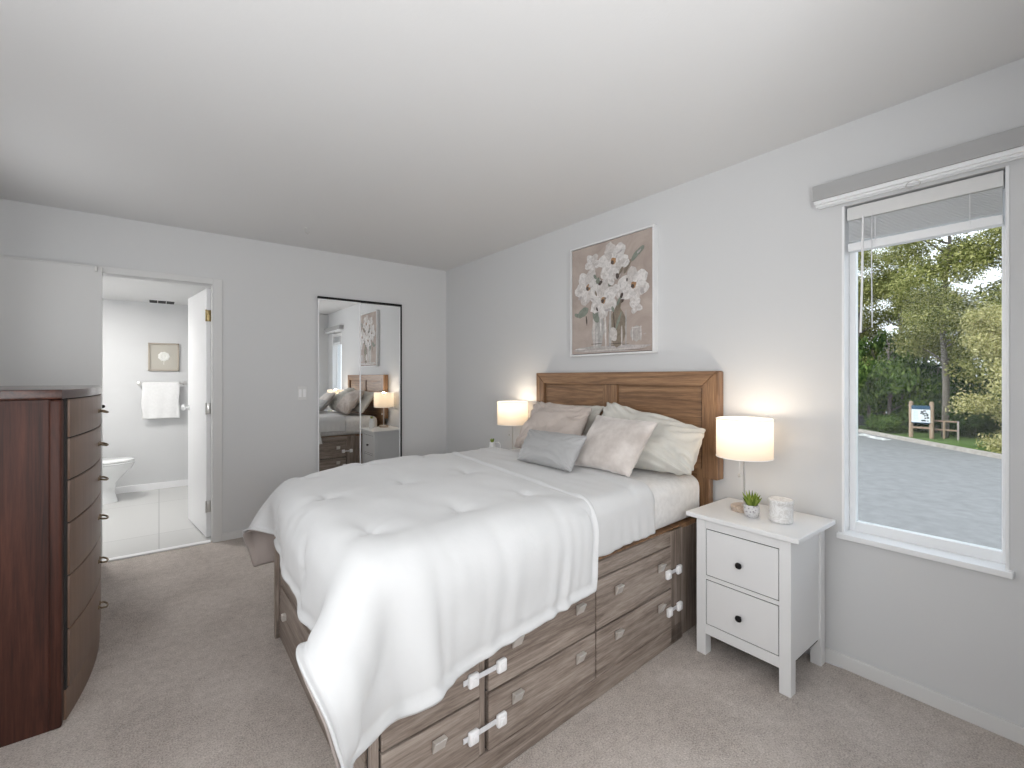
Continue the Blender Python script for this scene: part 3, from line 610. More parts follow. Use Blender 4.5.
# comforter: draped grid (bed coordinates in mm, delta coded)
NU, NV = 43, 38
CLOTH_U = [
[1026,1051,1075,1100,1125,1150,1174,1199,1224,1249,1274,1299,1323,1348,1373,1398,1423,1448,1472,1497,1522,1547,1572,1597,1621,1646,1669,1689,1708,1731,1756,1779,1798,1811,1831,1855,1879,1901,1921,1936,1947,1960,1968],
[1017,1042,1067,1092,1117,1142,1167,1192,1217,1242,1268,1293,1318,1343,1368,1393,1418,1443,1469,1494,1519,1544,1569,1594,1619,1645,1669,1692,1711,1733,1759,1783,1802,1819,1842,1867,1891,1912,1929,1940,1953,1970,1980],
[1008,1033,1059,1084,1109,1135,1160,1185,1211,1236,1262,1287,1312,1338,1363,1389,1414,1440,1465,1490,1516,1541,1567,1592,1618,1643,1669,1694,1717,1737,1763,1788,1807,1829,1853,1878,1902,1921,1931,1945,1963,1985,1997],
[1000,1025,1051,1076,1102,1128,1153,1179,1205,1230,1256,1282,1308,1333,1359,1385,1411,1436,1462,1488,1514,1540,1565,1591,1617,1643,1669,1695,1719,1742,1768,1794,1815,1839,1864,1889,1909,1922,1938,1959,1982,2006,2019],
[992,1017,1043,1069,1095,1121,1147,1173,1199,1225,1251,1277,1303,1329,1355,1381,1407,1433,1459,1486,1512,1538,1564,1591,1617,1643,1669,1696,1722,1747,1773,1800,1822,1848,1874,1896,1912,1932,1955,1979,2004,2029,2042],
[984,1010,1036,1062,1088,1115,1141,1167,1193,1220,1246,1272,1299,1325,1351,1378,1404,1431,1457,1484,1510,1537,1564,1590,1617,1644,1671,1697,1725,1751,1778,1805,1831,1857,1883,1905,1928,1952,1977,2001,2026,2050,2061],
[975,1002,1028,1055,1081,1108,1134,1161,1188,1214,1241,1268,1294,1321,1348,1375,1402,1428,1455,1483,1510,1537,1564,1591,1618,1646,1673,1701,1728,1756,1784,1811,1839,1866,1894,1919,1944,1969,1992,2015,2037,2058,2069],
[967,994,1020,1047,1074,1101,1128,1155,1182,1208,1235,1262,1289,1316,1343,1371,1398,1425,1453,1480,1508,1535,1563,1591,1619,1647,1675,1703,1731,1760,1789,1818,1846,1876,1904,1928,1951,1973,1992,2011,2029,2047,2056],
[959,986,1013,1040,1067,1094,1121,1148,1176,1203,1230,1257,1284,1312,1339,1366,1394,1421,1449,1477,1504,1532,1560,1589,1617,1645,1673,1702,1731,1760,1788,1818,1846,1876,1904,1929,1947,1964,1977,1989,2004,2019,2028],
[950,977,1004,1032,1059,1087,1114,1142,1169,1197,1224,1251,1279,1306,1333,1361,1389,1416,1444,1472,1500,1528,1556,1584,1613,1641,1670,1698,1727,1756,1785,1814,1843,1873,1901,1926,1943,1952,1955,1961,1970,1982,1989],
[941,968,996,1024,1051,1079,1107,1135,1162,1190,1218,1245,1273,1300,1328,1355,1383,1411,1439,1467,1495,1523,1551,1580,1608,1636,1665,1694,1723,1752,1781,1810,1839,1869,1897,1922,1940,1949,1949,1949,1950,1956,1960],
[932,960,987,1015,1043,1071,1099,1127,1155,1183,1211,1239,1266,1294,1322,1350,1377,1405,1433,1461,1489,1518,1546,1574,1603,1631,1660,1689,1718,1747,1776,1805,1834,1864,1892,1918,1936,1945,1947,1946,1946,1946,1946],
[922,951,979,1007,1035,1064,1092,1120,1148,1177,1205,1233,1260,1288,1316,1344,1372,1400,1428,1456,1484,1512,1541,1569,1597,1626,1655,1683,1712,1741,1770,1799,1828,1858,1886,1912,1931,1941,1945,1950,1950,1947,1946],
[913,942,970,999,1027,1056,1084,1113,1141,1170,1199,1226,1254,1282,1310,1338,1366,1394,1422,1450,1478,1507,1535,1563,1592,1620,1649,1677,1706,1735,1764,1793,1822,1851,1880,1906,1926,1937,1942,1948,1951,1953,1953],
[904,933,961,990,1019,1048,1077,1105,1134,1163,1192,1220,1248,1276,1304,1332,1360,1388,1417,1445,1473,1501,1529,1558,1586,1615,1643,1672,1700,1729,1758,1786,1815,1844,1873,1899,1920,1933,1936,1938,1943,1948,1949],
[894,924,953,982,1011,1040,1069,1098,1127,1156,1185,1214,1242,1270,1298,1326,1355,1383,1411,1439,1467,1496,1524,1552,1581,1609,1638,1666,1695,1723,1752,1780,1809,1838,1866,1893,1914,1928,1933,1933,1933,1934,1936],
[885,914,944,973,1003,1032,1061,1091,1120,1149,1179,1208,1236,1264,1293,1321,1349,1377,1406,1434,1462,1491,1519,1547,1576,1604,1632,1661,1689,1718,1746,1775,1804,1832,1861,1888,1909,1924,1930,1931,1929,1929,1929],
[876,905,935,965,994,1024,1054,1083,1113,1143,1172,1202,1230,1258,1287,1315,1344,1372,1400,1429,1457,1485,1514,1542,1571,1599,1628,1656,1685,1713,1742,1770,1799,1827,1856,1883,1905,1920,1926,1926,1926,1926,1926],
[866,896,926,956,986,1016,1046,1076,1106,1136,1166,1196,1224,1253,1281,1310,1338,1367,1395,1424,1452,1481,1509,1538,1566,1595,1623,1652,1680,1709,1738,1766,1795,1823,1852,1879,1901,1917,1923,1926,1929,1931,1931],
[857,887,917,947,978,1008,1038,1068,1099,1129,1159,1189,1218,1247,1276,1304,1333,1361,1390,1419,1447,1476,1505,1533,1562,1591,1619,1648,1676,1705,1734,1763,1791,1820,1848,1876,1898,1913,1919,1922,1927,1929,1930],
[847,878,908,939,969,1000,1030,1061,1091,1122,1152,1183,1213,1241,1270,1299,1328,1356,1385,1414,1443,1471,1500,1529,1558,1586,1615,1644,1673,1701,1730,1759,1788,1817,1845,1873,1895,1910,1916,1918,1920,1922,1922],
[838,869,900,930,961,992,1023,1054,1084,1115,1146,1177,1207,1236,1265,1294,1322,1351,1380,1409,1438,1467,1496,1525,1554,1582,1611,1640,1669,1698,1727,1756,1785,1813,1842,1870,1892,1907,1913,1915,1913,1913,1913],
[829,860,891,922,953,984,1015,1046,1077,1108,1139,1170,1201,1230,1259,1288,1317,1346,1375,1404,1433,1462,1491,1520,1549,1579,1608,1637,1666,1695,1724,1752,1781,1810,1839,1867,1889,1904,1910,1909,1909,1910,1911],
[819,851,882,913,945,976,1007,1039,1070,1101,1133,1164,1196,1225,1254,1283,1312,1342,1371,1400,1429,1458,1487,1516,1546,1575,1604,1633,1662,1691,1720,1749,1779,1808,1837,1864,1887,1901,1906,1907,1911,1917,1919],
[810,842,873,905,937,968,1000,1031,1063,1095,1126,1158,1190,1220,1249,1278,1308,1337,1366,1395,1425,1454,1483,1512,1542,1571,1600,1630,1659,1688,1717,1747,1776,1805,1834,1862,1884,1899,1904,1911,1917,1920,1922],
[801,833,864,896,928,960,992,1024,1056,1088,1120,1152,1184,1214,1244,1273,1303,1332,1361,1391,1420,1450,1479,1509,1538,1567,1597,1626,1656,1685,1714,1744,1773,1802,1832,1859,1882,1896,1902,1909,1913,1914,1914],
[791,823,856,888,920,952,985,1017,1049,1081,1113,1146,1178,1209,1239,1268,1298,1327,1357,1387,1416,1446,1475,1505,1534,1564,1593,1623,1652,1682,1711,1741,1770,1800,1829,1857,1879,1893,1899,1900,1898,1897,1896],
[782,814,847,879,912,944,977,1009,1042,1074,1107,1139,1172,1204,1234,1263,1293,1323,1352,1382,1412,1441,1471,1501,1530,1560,1590,1619,1649,1679,1708,1738,1767,1797,1826,1854,1876,1890,1893,1893,1893,1893,1893],
[772,805,838,871,903,936,969,1002,1035,1068,1100,1133,1166,1199,1229,1259,1288,1318,1348,1378,1408,1437,1467,1497,1527,1557,1587,1616,1646,1676,1706,1735,1765,1795,1824,1852,1874,1887,1890,1892,1897,1903,1907],
[763,796,829,862,895,928,961,994,1027,1060,1093,1127,1160,1193,1223,1253,1283,1313,1343,1373,1403,1433,1463,1493,1523,1553,1583,1613,1643,1673,1703,1734,1763,1794,1823,1851,1872,1888,1898,1907,1917,1929,1936],
[753,786,819,852,886,919,952,986,1019,1052,1086,1119,1153,1186,1217,1247,1277,1308,1338,1368,1398,1428,1458,1488,1518,1548,1578,1609,1638,1669,1699,1730,1759,1790,1820,1848,1872,1895,1915,1932,1947,1964,1973],
[742,776,809,843,876,910,944,977,1011,1044,1078,1112,1145,1179,1211,1241,1272,1302,1332,1362,1392,1422,1452,1483,1513,1543,1573,1603,1633,1663,1693,1723,1753,1783,1812,1840,1867,1893,1918,1941,1963,1986,1996],
[732,766,800,834,868,902,936,970,1004,1037,1071,1105,1139,1173,1206,1236,1267,1297,1327,1358,1388,1418,1448,1479,1509,1539,1569,1599,1629,1659,1688,1719,1748,1776,1806,1832,1856,1882,1909,1935,1962,1989,2002],
[723,758,792,826,860,894,929,963,997,1031,1065,1099,1134,1168,1202,1232,1263,1293,1324,1354,1385,1415,1446,1476,1507,1537,1568,1598,1628,1654,1684,1715,1741,1769,1799,1826,1847,1868,1893,1920,1947,1978,1993],
[715,749,784,818,853,887,921,956,990,1025,1059,1094,1128,1163,1197,1228,1259,1289,1320,1351,1382,1413,1443,1474,1505,1536,1566,1596,1621,1650,1680,1710,1734,1761,1792,1821,1845,1862,1880,1904,1931,1960,1976],
[706,741,775,810,845,880,914,949,984,1018,1053,1088,1123,1157,1192,1224,1255,1286,1317,1348,1379,1410,1441,1472,1503,1534,1564,1592,1616,1646,1677,1706,1727,1754,1784,1814,1841,1862,1874,1893,1916,1942,1958],
[697,732,767,802,837,872,907,942,977,1012,1047,1082,1117,1152,1187,1219,1251,1282,1313,1344,1376,1407,1438,1470,1501,1532,1561,1587,1613,1643,1674,1703,1724,1747,1775,1807,1835,1858,1874,1887,1905,1928,1941],
[693,728,763,798,833,868,903,939,974,1009,1044,1079,1114,1149,1184,1217,1249,1280,1311,1343,1374,1405,1437,1468,1500,1530,1559,1585,1612,1642,1673,1702,1723,1744,1771,1803,1832,1857,1874,1886,1902,1922,1934]]
CLOTH_V = [
[-55,-56,-56,-56,-56,-56,-56,-56,-56,-56,-56,-56,-56,-56,-56,-56,-56,-56,-55,-55,-55,-55,-55,-55,-57,-63,-72,-87,-103,-114,-117,-109,-93,-73,-60,-55,-57,-66,-80,-99,-121,-141,-151],
[-55,-55,-55,-55,-55,-55,-55,-55,-55,-55,-55,-55,-55,-55,-55,-55,-55,-55,-55,-55,-55,-55,-55,-55,-55,-55,-60,-72,-88,-101,-104,-96,-81,-64,-55,-55,-60,-71,-90,-112,-132,-150,-157],
[-50,-50,-50,-50,-49,-49,-50,-50,-50,-51,-51,-51,-51,-51,-51,-51,-51,-51,-52,-52,-53,-54,-54,-54,-55,-55,-55,-59,-71,-87,-92,-85,-69,-58,-55,-55,-62,-80,-102,-123,-140,-152,-157],
[-49,-49,-49,-49,-49,-49,-49,-49,-49,-49,-49,-49,-49,-50,-50,-50,-50,-50,-50,-51,-51,-50,-50,-52,-52,-49,-47,-50,-59,-72,-76,-72,-59,-49,-46,-53,-69,-91,-110,-126,-136,-142,-144],
[-45,-45,-45,-45,-45,-46,-46,-46,-46,-46,-47,-47,-47,-48,-48,-48,-48,-49,-49,-49,-50,-50,-49,-50,-50,-50,-48,-46,-49,-58,-62,-57,-45,-38,-42,-58,-78,-94,-107,-115,-119,-120,-119],
[-27,-27,-28,-29,-30,-31,-31,-32,-33,-33,-34,-35,-35,-36,-36,-37,-38,-38,-39,-39,-40,-40,-40,-41,-41,-41,-41,-42,-43,-45,-47,-45,-38,-34,-40,-56,-69,-79,-84,-85,-84,-80,-77],
[9,8,6,5,4,3,1,0,-1,-2,-4,-5,-6,-7,-8,-9,-10,-11,-12,-12,-13,-14,-15,-16,-17,-18,-19,-20,-21,-22,-24,-24,-24,-25,-27,-33,-38,-41,-41,-38,-33,-26,-22],
[63,61,59,58,56,55,54,52,51,49,48,46,45,44,42,41,40,38,37,36,34,33,31,30,29,27,26,24,23,21,19,17,16,13,12,13,13,13,16,21,27,34,38],
[117,116,114,113,111,110,109,107,106,105,103,102,101,99,98,97,96,94,93,92,90,89,88,86,85,84,82,81,79,78,76,74,73,70,70,70,70,71,73,76,81,86,90],
[172,171,169,168,167,165,164,163,162,160,159,158,157,156,154,153,152,151,150,148,147,146,145,143,142,141,140,138,137,135,134,132,131,129,128,128,129,129,128,128,129,131,132],
[227,225,224,223,222,221,219,218,217,216,215,214,212,211,210,209,208,207,206,205,203,202,201,200,199,198,196,195,194,192,191,190,188,187,186,186,186,187,186,186,185,184,184],
[282,280,279,278,277,276,275,274,273,272,271,270,268,267,266,265,264,263,262,261,260,259,258,257,256,255,254,253,252,250,249,248,246,245,245,245,245,245,244,244,243,243,242],
[336,335,334,333,332,331,330,329,328,327,326,325,324,323,322,321,320,320,319,318,317,316,315,314,313,312,311,310,309,308,306,305,304,303,302,302,303,303,303,302,301,301,301],
[391,390,389,388,387,386,385,385,384,383,382,381,380,379,379,378,377,376,375,374,374,373,372,371,370,369,368,367,366,365,364,363,362,362,361,361,361,361,361,360,360,359,359],
[446,445,444,443,442,442,441,440,439,438,438,437,436,435,435,434,433,432,432,431,430,429,429,428,427,426,425,425,424,423,422,421,420,420,419,419,419,419,419,418,418,418,418],
[500,500,499,498,498,497,496,495,495,494,493,493,492,491,491,490,489,489,488,488,487,486,486,485,484,484,483,482,481,481,480,479,479,478,478,478,478,478,477,477,476,476,476],
[555,554,554,553,553,552,551,551,550,550,549,548,548,547,547,546,546,545,545,544,543,543,542,542,541,541,540,539,539,538,537,537,536,536,536,536,536,536,536,535,535,534,534],
[610,609,609,608,608,607,607,606,606,605,605,604,604,603,603,602,602,602,601,601,600,600,599,599,598,598,597,597,596,596,595,595,595,594,594,594,594,594,594,593,593,593,593],
[664,664,664,663,663,662,662,662,661,661,660,660,660,659,659,659,658,658,658,657,657,656,656,656,655,655,654,654,654,653,653,653,652,652,652,652,652,652,652,652,651,651,651],
[719,719,719,718,718,718,717,717,717,717,716,716,716,715,715,715,715,714,714,714,714,713,713,713,712,712,712,711,711,711,711,711,711,711,711,711,711,710,710,710,710,709,709],
[774,774,774,773,773,773,773,772,772,772,772,772,771,771,771,771,771,771,770,770,770,770,770,769,769,769,769,769,769,768,768,768,768,768,768,769,769,768,768,768,768,768,768],
[829,829,829,828,828,828,828,828,828,828,828,827,827,827,827,827,827,827,827,827,827,827,827,827,826,826,826,826,826,826,826,826,826,827,827,827,827,827,826,826,826,826,826],
[883,883,883,883,883,883,883,883,883,883,883,883,883,883,883,883,883,883,883,883,883,883,883,883,883,883,883,883,883,884,884,884,884,885,885,885,885,885,885,885,885,885,885],
[938,938,938,939,939,939,939,939,939,939,939,939,939,939,939,940,940,940,940,940,940,940,940,940,941,941,941,941,941,941,942,942,943,943,944,944,943,943,943,943,943,942,942],
[993,993,993,993,994,994,994,994,994,994,995,995,995,995,995,996,996,996,996,996,997,997,997,997,997,998,998,998,998,999,999,1000,1000,1001,1001,1002,1001,1001,1001,1001,1000,1000,1000],
[1048,1048,1048,1049,1049,1049,1049,1050,1050,1050,1050,1051,1051,1051,1052,1052,1052,1053,1053,1053,1053,1054,1054,1054,1055,1055,1055,1055,1056,1056,1057,1058,1058,1059,1060,1060,1060,1059,1059,1059,1059,1059,1059],
[1102,1103,1103,1104,1104,1104,1105,1105,1105,1106,1106,1106,1107,1107,1108,1108,1108,1109,1109,1110,1110,1110,1111,1111,1111,1112,1112,1113,1113,1114,1115,1115,1116,1117,1118,1118,1118,1117,1117,1117,1116,1115,1115],
[1157,1158,1158,1159,1159,1160,1160,1161,1161,1161,1162,1162,1163,1163,1164,1164,1165,1165,1166,1166,1167,1167,1168,1168,1169,1169,1170,1170,1171,1172,1173,1173,1174,1176,1177,1177,1176,1175,1175,1175,1174,1174,1174],
[1212,1212,1213,1214,1214,1215,1215,1216,1216,1217,1217,1218,1219,1219,1220,1220,1221,1221,1222,1223,1223,1224,1224,1225,1225,1226,1226,1227,1228,1229,1230,1231,1232,1233,1234,1235,1234,1234,1233,1233,1232,1231,1230],
[1266,1267,1268,1269,1269,1270,1270,1271,1272,1272,1273,1274,1274,1275,1276,1277,1277,1278,1279,1279,1280,1281,1281,1282,1283,1283,1284,1285,1285,1287,1288,1289,1290,1291,1293,1293,1292,1291,1290,1288,1285,1281,1277],
[1320,1321,1322,1323,1324,1324,1325,1326,1327,1327,1328,1329,1329,1330,1331,1332,1333,1333,1334,1335,1336,1336,1337,1338,1338,1339,1340,1340,1341,1343,1344,1345,1346,1348,1350,1349,1349,1348,1344,1338,1330,1322,1317],
[1369,1369,1370,1370,1371,1371,1372,1372,1373,1374,1374,1375,1375,1376,1376,1377,1377,1377,1378,1378,1379,1379,1380,1380,1381,1381,1382,1382,1383,1385,1386,1387,1386,1385,1386,1390,1396,1399,1398,1393,1385,1375,1370],
[1394,1395,1395,1396,1396,1396,1397,1397,1397,1398,1398,1398,1398,1399,1399,1399,1399,1399,1400,1400,1400,1400,1400,1400,1400,1400,1400,1401,1404,1406,1413,1412,1403,1391,1391,1405,1423,1435,1440,1440,1435,1428,1423],
[1402,1403,1404,1405,1405,1405,1405,1405,1406,1406,1406,1406,1406,1406,1407,1408,1407,1406,1406,1407,1408,1408,1407,1407,1407,1406,1403,1404,1412,1427,1433,1425,1407,1392,1390,1403,1426,1447,1463,1471,1474,1471,1469],
[1400,1401,1402,1403,1404,1403,1403,1403,1405,1406,1405,1403,1403,1403,1407,1408,1406,1403,1402,1405,1407,1407,1404,1405,1404,1401,1402,1412,1431,1444,1445,1433,1411,1395,1390,1396,1415,1441,1466,1484,1494,1499,1500],
[1401,1401,1403,1405,1405,1404,1402,1403,1405,1408,1407,1404,1402,1403,1408,1410,1408,1403,1402,1405,1409,1408,1405,1405,1404,1404,1411,1427,1447,1458,1456,1441,1416,1397,1390,1391,1404,1428,1457,1482,1501,1513,1517],
[1402,1401,1402,1405,1406,1405,1402,1402,1405,1409,1409,1405,1402,1403,1408,1411,1410,1405,1403,1404,1408,1409,1406,1405,1407,1412,1424,1443,1461,1470,1467,1451,1425,1400,1385,1384,1395,1415,1443,1472,1497,1517,1525],
[1403,1401,1401,1405,1407,1406,1402,1402,1405,1409,1409,1405,1402,1403,1408,1411,1411,1406,1403,1404,1408,1409,1407,1407,1410,1418,1431,1450,1467,1476,1473,1456,1430,1403,1385,1381,1390,1409,1435,1465,1493,1516,1526]]
CLOTH_Z = [
[481,478,476,474,472,470,467,465,463,461,459,457,455,453,451,449,447,445,443,441,439,437,435,433,431,429,429,429,430,430,428,423,417,409,402,395,388,382,375,369,363,356,354],
[536,533,531,529,527,525,523,521,519,517,515,513,511,509,507,505,503,502,500,498,496,494,492,490,488,486,484,484,486,486,484,479,473,466,459,452,445,439,433,426,420,414,411],
[590,588,586,584,582,580,578,576,574,572,570,568,567,565,563,561,559,558,556,554,552,551,549,547,545,543,541,540,540,542,540,536,529,522,516,509,502,496,489,483,477,470,467],
[645,643,641,639,637,635,633,631,630,628,626,624,622,621,619,617,616,614,612,611,609,607,606,604,602,600,598,596,596,597,596,591,585,579,572,566,560,553,547,540,533,525,521],
[700,698,696,694,692,690,688,687,685,683,682,680,678,677,675,673,672,670,669,667,666,664,662,661,659,657,655,653,652,652,651,647,641,635,629,623,617,611,603,594,585,574,569],
[752,750,749,747,746,744,743,741,739,738,736,735,733,732,730,729,727,726,725,723,722,720,719,717,715,714,712,711,709,708,707,703,698,692,687,681,674,665,654,642,628,615,608],
[794,793,792,791,790,789,788,787,786,785,784,783,781,780,779,778,777,776,775,773,772,771,770,768,767,766,765,764,762,761,758,756,753,749,742,733,721,707,691,675,657,639,630],
[814,813,813,812,812,812,812,811,811,810,810,809,809,809,808,808,808,807,807,807,806,806,805,805,804,804,803,803,802,801,800,799,798,796,788,770,752,732,711,688,666,644,633],
[812,812,812,812,812,813,813,813,813,813,813,813,814,814,814,814,814,815,815,815,815,815,815,815,815,815,815,815,814,814,813,813,812,809,802,784,761,736,709,682,657,632,619],
[810,810,810,810,810,810,810,810,810,810,810,810,810,810,810,810,810,810,810,810,810,810,810,810,810,810,811,811,810,810,810,810,810,810,802,785,760,731,701,671,642,614,600],
[810,810,810,810,810,810,810,810,810,810,810,810,810,810,810,810,810,810,810,810,810,810,810,810,810,810,810,810,810,810,810,810,810,810,802,785,760,730,700,669,638,607,592],
[810,810,810,810,810,810,810,810,810,810,810,810,810,810,810,810,810,810,810,810,810,810,810,810,810,810,810,810,810,810,810,810,810,810,803,786,762,732,702,671,640,609,593],
[810,810,810,810,810,810,810,810,810,810,810,810,810,810,810,810,810,810,810,810,810,810,810,810,810,810,810,810,810,810,810,810,810,810,804,788,765,736,706,675,644,614,598],
[810,810,810,810,810,810,810,810,810,810,810,810,810,810,810,810,810,810,810,810,810,810,810,810,810,810,810,810,810,810,810,809,809,809,805,790,768,740,710,680,650,619,604],
[810,810,810,810,810,810,810,810,810,810,810,810,810,810,810,810,810,810,810,810,810,810,810,810,809,809,809,809,809,809,809,809,809,809,805,792,771,743,713,683,653,623,608],
[810,810,810,810,810,810,810,810,810,810,810,810,810,810,810,810,810,810,810,810,810,809,809,809,809,809,809,809,808,808,808,808,807,807,805,793,772,746,716,686,656,626,611],
[810,810,810,810,810,810,810,810,810,810,810,810,810,810,810,810,810,810,810,810,809,809,809,809,809,808,808,808,807,807,807,806,806,806,804,792,773,747,717,687,658,628,613],
[810,810,810,810,810,810,810,810,810,810,810,810,810,810,810,810,810,810,810,809,809,809,809,808,808,808,807,807,807,806,806,805,805,804,802,792,772,746,717,687,657,627,612],
[810,810,810,810,810,810,810,810,810,810,810,810,810,810,810,810,810,810,809,809,809,809,808,808,808,807,807,806,806,805,804,804,803,803,800,790,771,745,715,686,656,626,610],
[810,810,810,810,810,810,810,810,810,810,810,810,810,810,810,810,810,810,809,809,809,808,808,808,807,807,806,805,805,804,803,802,801,801,798,788,769,743,713,683,653,623,607],
[810,810,810,810,810,810,810,810,810,810,810,810,810,810,810,810,810,810,809,809,809,808,808,807,807,806,805,804,804,803,802,801,800,799,796,786,766,740,710,679,649,619,603],
[810,810,810,810,810,810,810,810,810,810,810,810,810,810,810,810,810,810,809,809,808,808,807,807,806,805,804,804,803,801,800,799,798,797,794,783,764,737,707,676,645,614,599],
[810,810,810,810,810,810,810,810,810,810,810,810,810,810,810,810,810,810,809,809,808,808,807,806,806,805,804,803,801,800,799,797,796,795,792,780,760,733,703,672,641,609,594],
[810,810,810,810,810,810,810,810,810,810,810,810,810,810,810,810,810,810,809,809,808,808,807,806,805,804,803,802,800,799,797,796,794,792,789,777,757,729,698,667,636,605,590],
[810,810,810,810,810,810,810,810,810,810,810,810,810,810,810,810,810,810,809,809,808,807,806,806,804,803,802,801,799,798,796,794,792,790,786,774,753,725,694,663,632,601,585],
[810,810,810,810,810,810,810,810,810,810,810,810,810,810,810,810,810,810,809,809,808,807,806,805,804,803,801,800,798,796,794,792,790,788,784,771,749,721,690,659,627,595,579],
[810,810,810,810,810,810,810,810,810,810,810,810,810,810,810,810,810,810,809,808,808,807,806,805,803,802,800,799,797,795,793,790,788,785,781,767,745,716,685,653,621,589,573],
[810,810,810,810,810,810,810,810,810,810,810,810,810,810,810,810,810,810,809,808,808,807,806,804,803,801,800,798,796,793,791,788,786,783,778,763,741,712,680,647,615,582,566],
[810,810,810,810,810,810,810,810,810,810,810,810,810,810,810,810,810,810,809,809,808,807,806,804,803,801,800,798,795,792,790,787,784,781,775,759,737,707,674,641,609,577,561],
[814,814,814,814,814,814,814,814,815,815,815,815,815,815,815,815,815,815,814,813,812,811,810,809,807,805,803,801,798,794,790,787,784,780,772,754,731,702,671,639,608,578,564],
[808,807,807,807,807,807,806,806,806,806,806,805,805,805,804,804,804,803,802,801,800,799,797,795,793,791,789,786,783,780,776,772,768,764,756,736,716,693,668,640,612,584,571],
[778,777,777,776,775,775,774,773,773,772,771,770,770,769,768,767,767,766,764,763,761,759,757,755,753,750,748,745,742,739,734,731,725,717,707,694,680,663,644,622,599,575,563],
[729,728,727,727,726,725,724,723,722,721,720,720,719,718,717,716,715,714,712,711,709,707,704,702,699,697,694,691,689,686,685,679,670,661,650,639,628,617,604,587,569,549,538],
[674,674,673,672,671,670,669,668,667,666,665,664,663,662,661,660,659,657,656,654,652,650,648,645,642,639,636,634,632,633,630,623,614,604,594,582,570,561,551,539,525,509,501],
[620,619,618,617,616,615,614,613,612,611,610,608,607,606,605,604,603,601,600,598,596,594,591,589,586,583,580,578,579,579,575,567,558,548,537,526,514,504,494,484,473,460,453],
[565,564,563,562,561,560,559,557,556,555,554,553,551,550,549,548,546,545,543,542,540,537,535,532,529,526,523,523,524,523,519,510,501,492,481,469,458,447,437,427,417,405,399],
[510,509,508,507,506,505,503,502,501,500,498,497,496,494,493,492,490,489,487,485,483,481,478,475,472,469,468,468,469,468,462,454,445,435,425,413,402,390,380,370,360,349,344],
[483,482,481,479,478,477,476,474,473,472,470,469,468,466,465,464,462,461,459,457,455,452,450,447,444,442,440,441,441,440,434,426,417,407,397,385,374,362,352,341,331,321,316]]
G = [CLOTH_U, CLOTH_V, CLOTH_Z]
CP = [[Vector((G[0][j][i], G[1][j][i], G[2][j][i])) * .001 for i in range(NU)] for j in range(NV)]
for r_ in CP:                                       # the near corner flares out from the frame
    for p in r_:
        k_ = min(1, max(0, (.74 - p.z) / .38)) * min(1, max(0, (.45 - p.y) / .5)) * min(1, max(0, (p.x - 1.5) / .4))
        p.x += .075 * k_
        k_ = min(1, max(0, (p.x - 1.45) / .4)) * min(1, max(0, (p.y - .8) / .5))
        p.x -= .055 * k_; p.z -= .012 * k_
        k_ = min(1, max(0, (p.x - 1.85) / .06)) * math.exp(-((p.y - .48) / .36) ** 2)
        if p.z < .74: p.z = .74 - (.74 - p.z) * (1 + .65 * k_); p.x += .012 * k_
# smooth lightly, then refine x3
for _ in range(1):
    CQ = [[p.copy() for p in r_] for r_ in CP]
    for j in range(NV):
        for i in range(NU):
            if 0 < i < NU - 1 and 0 < j < NV - 1: CQ[j][i] = CP[j][i] * .5 + (CP[j][i - 1] + CP[j][i + 1] + CP[j - 1][i] + CP[j + 1][i]) * .125
    CP = CQ
def cr4(p0, p1, p2, p3, t): return 0.5 * ((2 * p1) + (p2 - p0) * t + (2 * p0 - 5 * p1 + 4 * p2 - p3) * t * t + (3 * p1 - p0 - 3 * p2 + p3) * t ** 3)
def refine(rows, k):
    out = []
    for r_ in rows:
        n_ = len(r_); o_ = []
        for i in range(n_ - 1):
            P_ = [r_[max(i - 1, 0)], r_[i], r_[i + 1], r_[min(i + 2, n_ - 1)]]
            for s_ in range(k): o_.append(cr4(*P_, s_ / k))
        o_.append(r_[-1]); out.append(o_)
    return out
RR = 5
CP = refine(CP, RR); CP = [list(x) for x in zip(*CP)]; CP = refine(CP, RR); CP = [list(x) for x in zip(*CP)]
nj, ni = len(CP), len(CP[0])
nrm = [[None] * ni for _ in range(nj)]
for j in range(nj):
    for i in range(ni):
        du = CP[j][min(i + 1, ni - 1)] - CP[j][max(i - 1, 0)]; dv = CP[min(j + 1, nj - 1)][i] - CP[max(j - 1, 0)][i]
        nn = du.cross(dv); nrm[j][i] = nn.normalized() if nn.length > 1e-12 else Vector((0, 0, 1))
TUFT = [(ti, tj) for ti in (.17, .46, .75) for tj in (.27, .52, .77)] + [(.92, .38), (.92, .64)]
b = NB(); rows = []
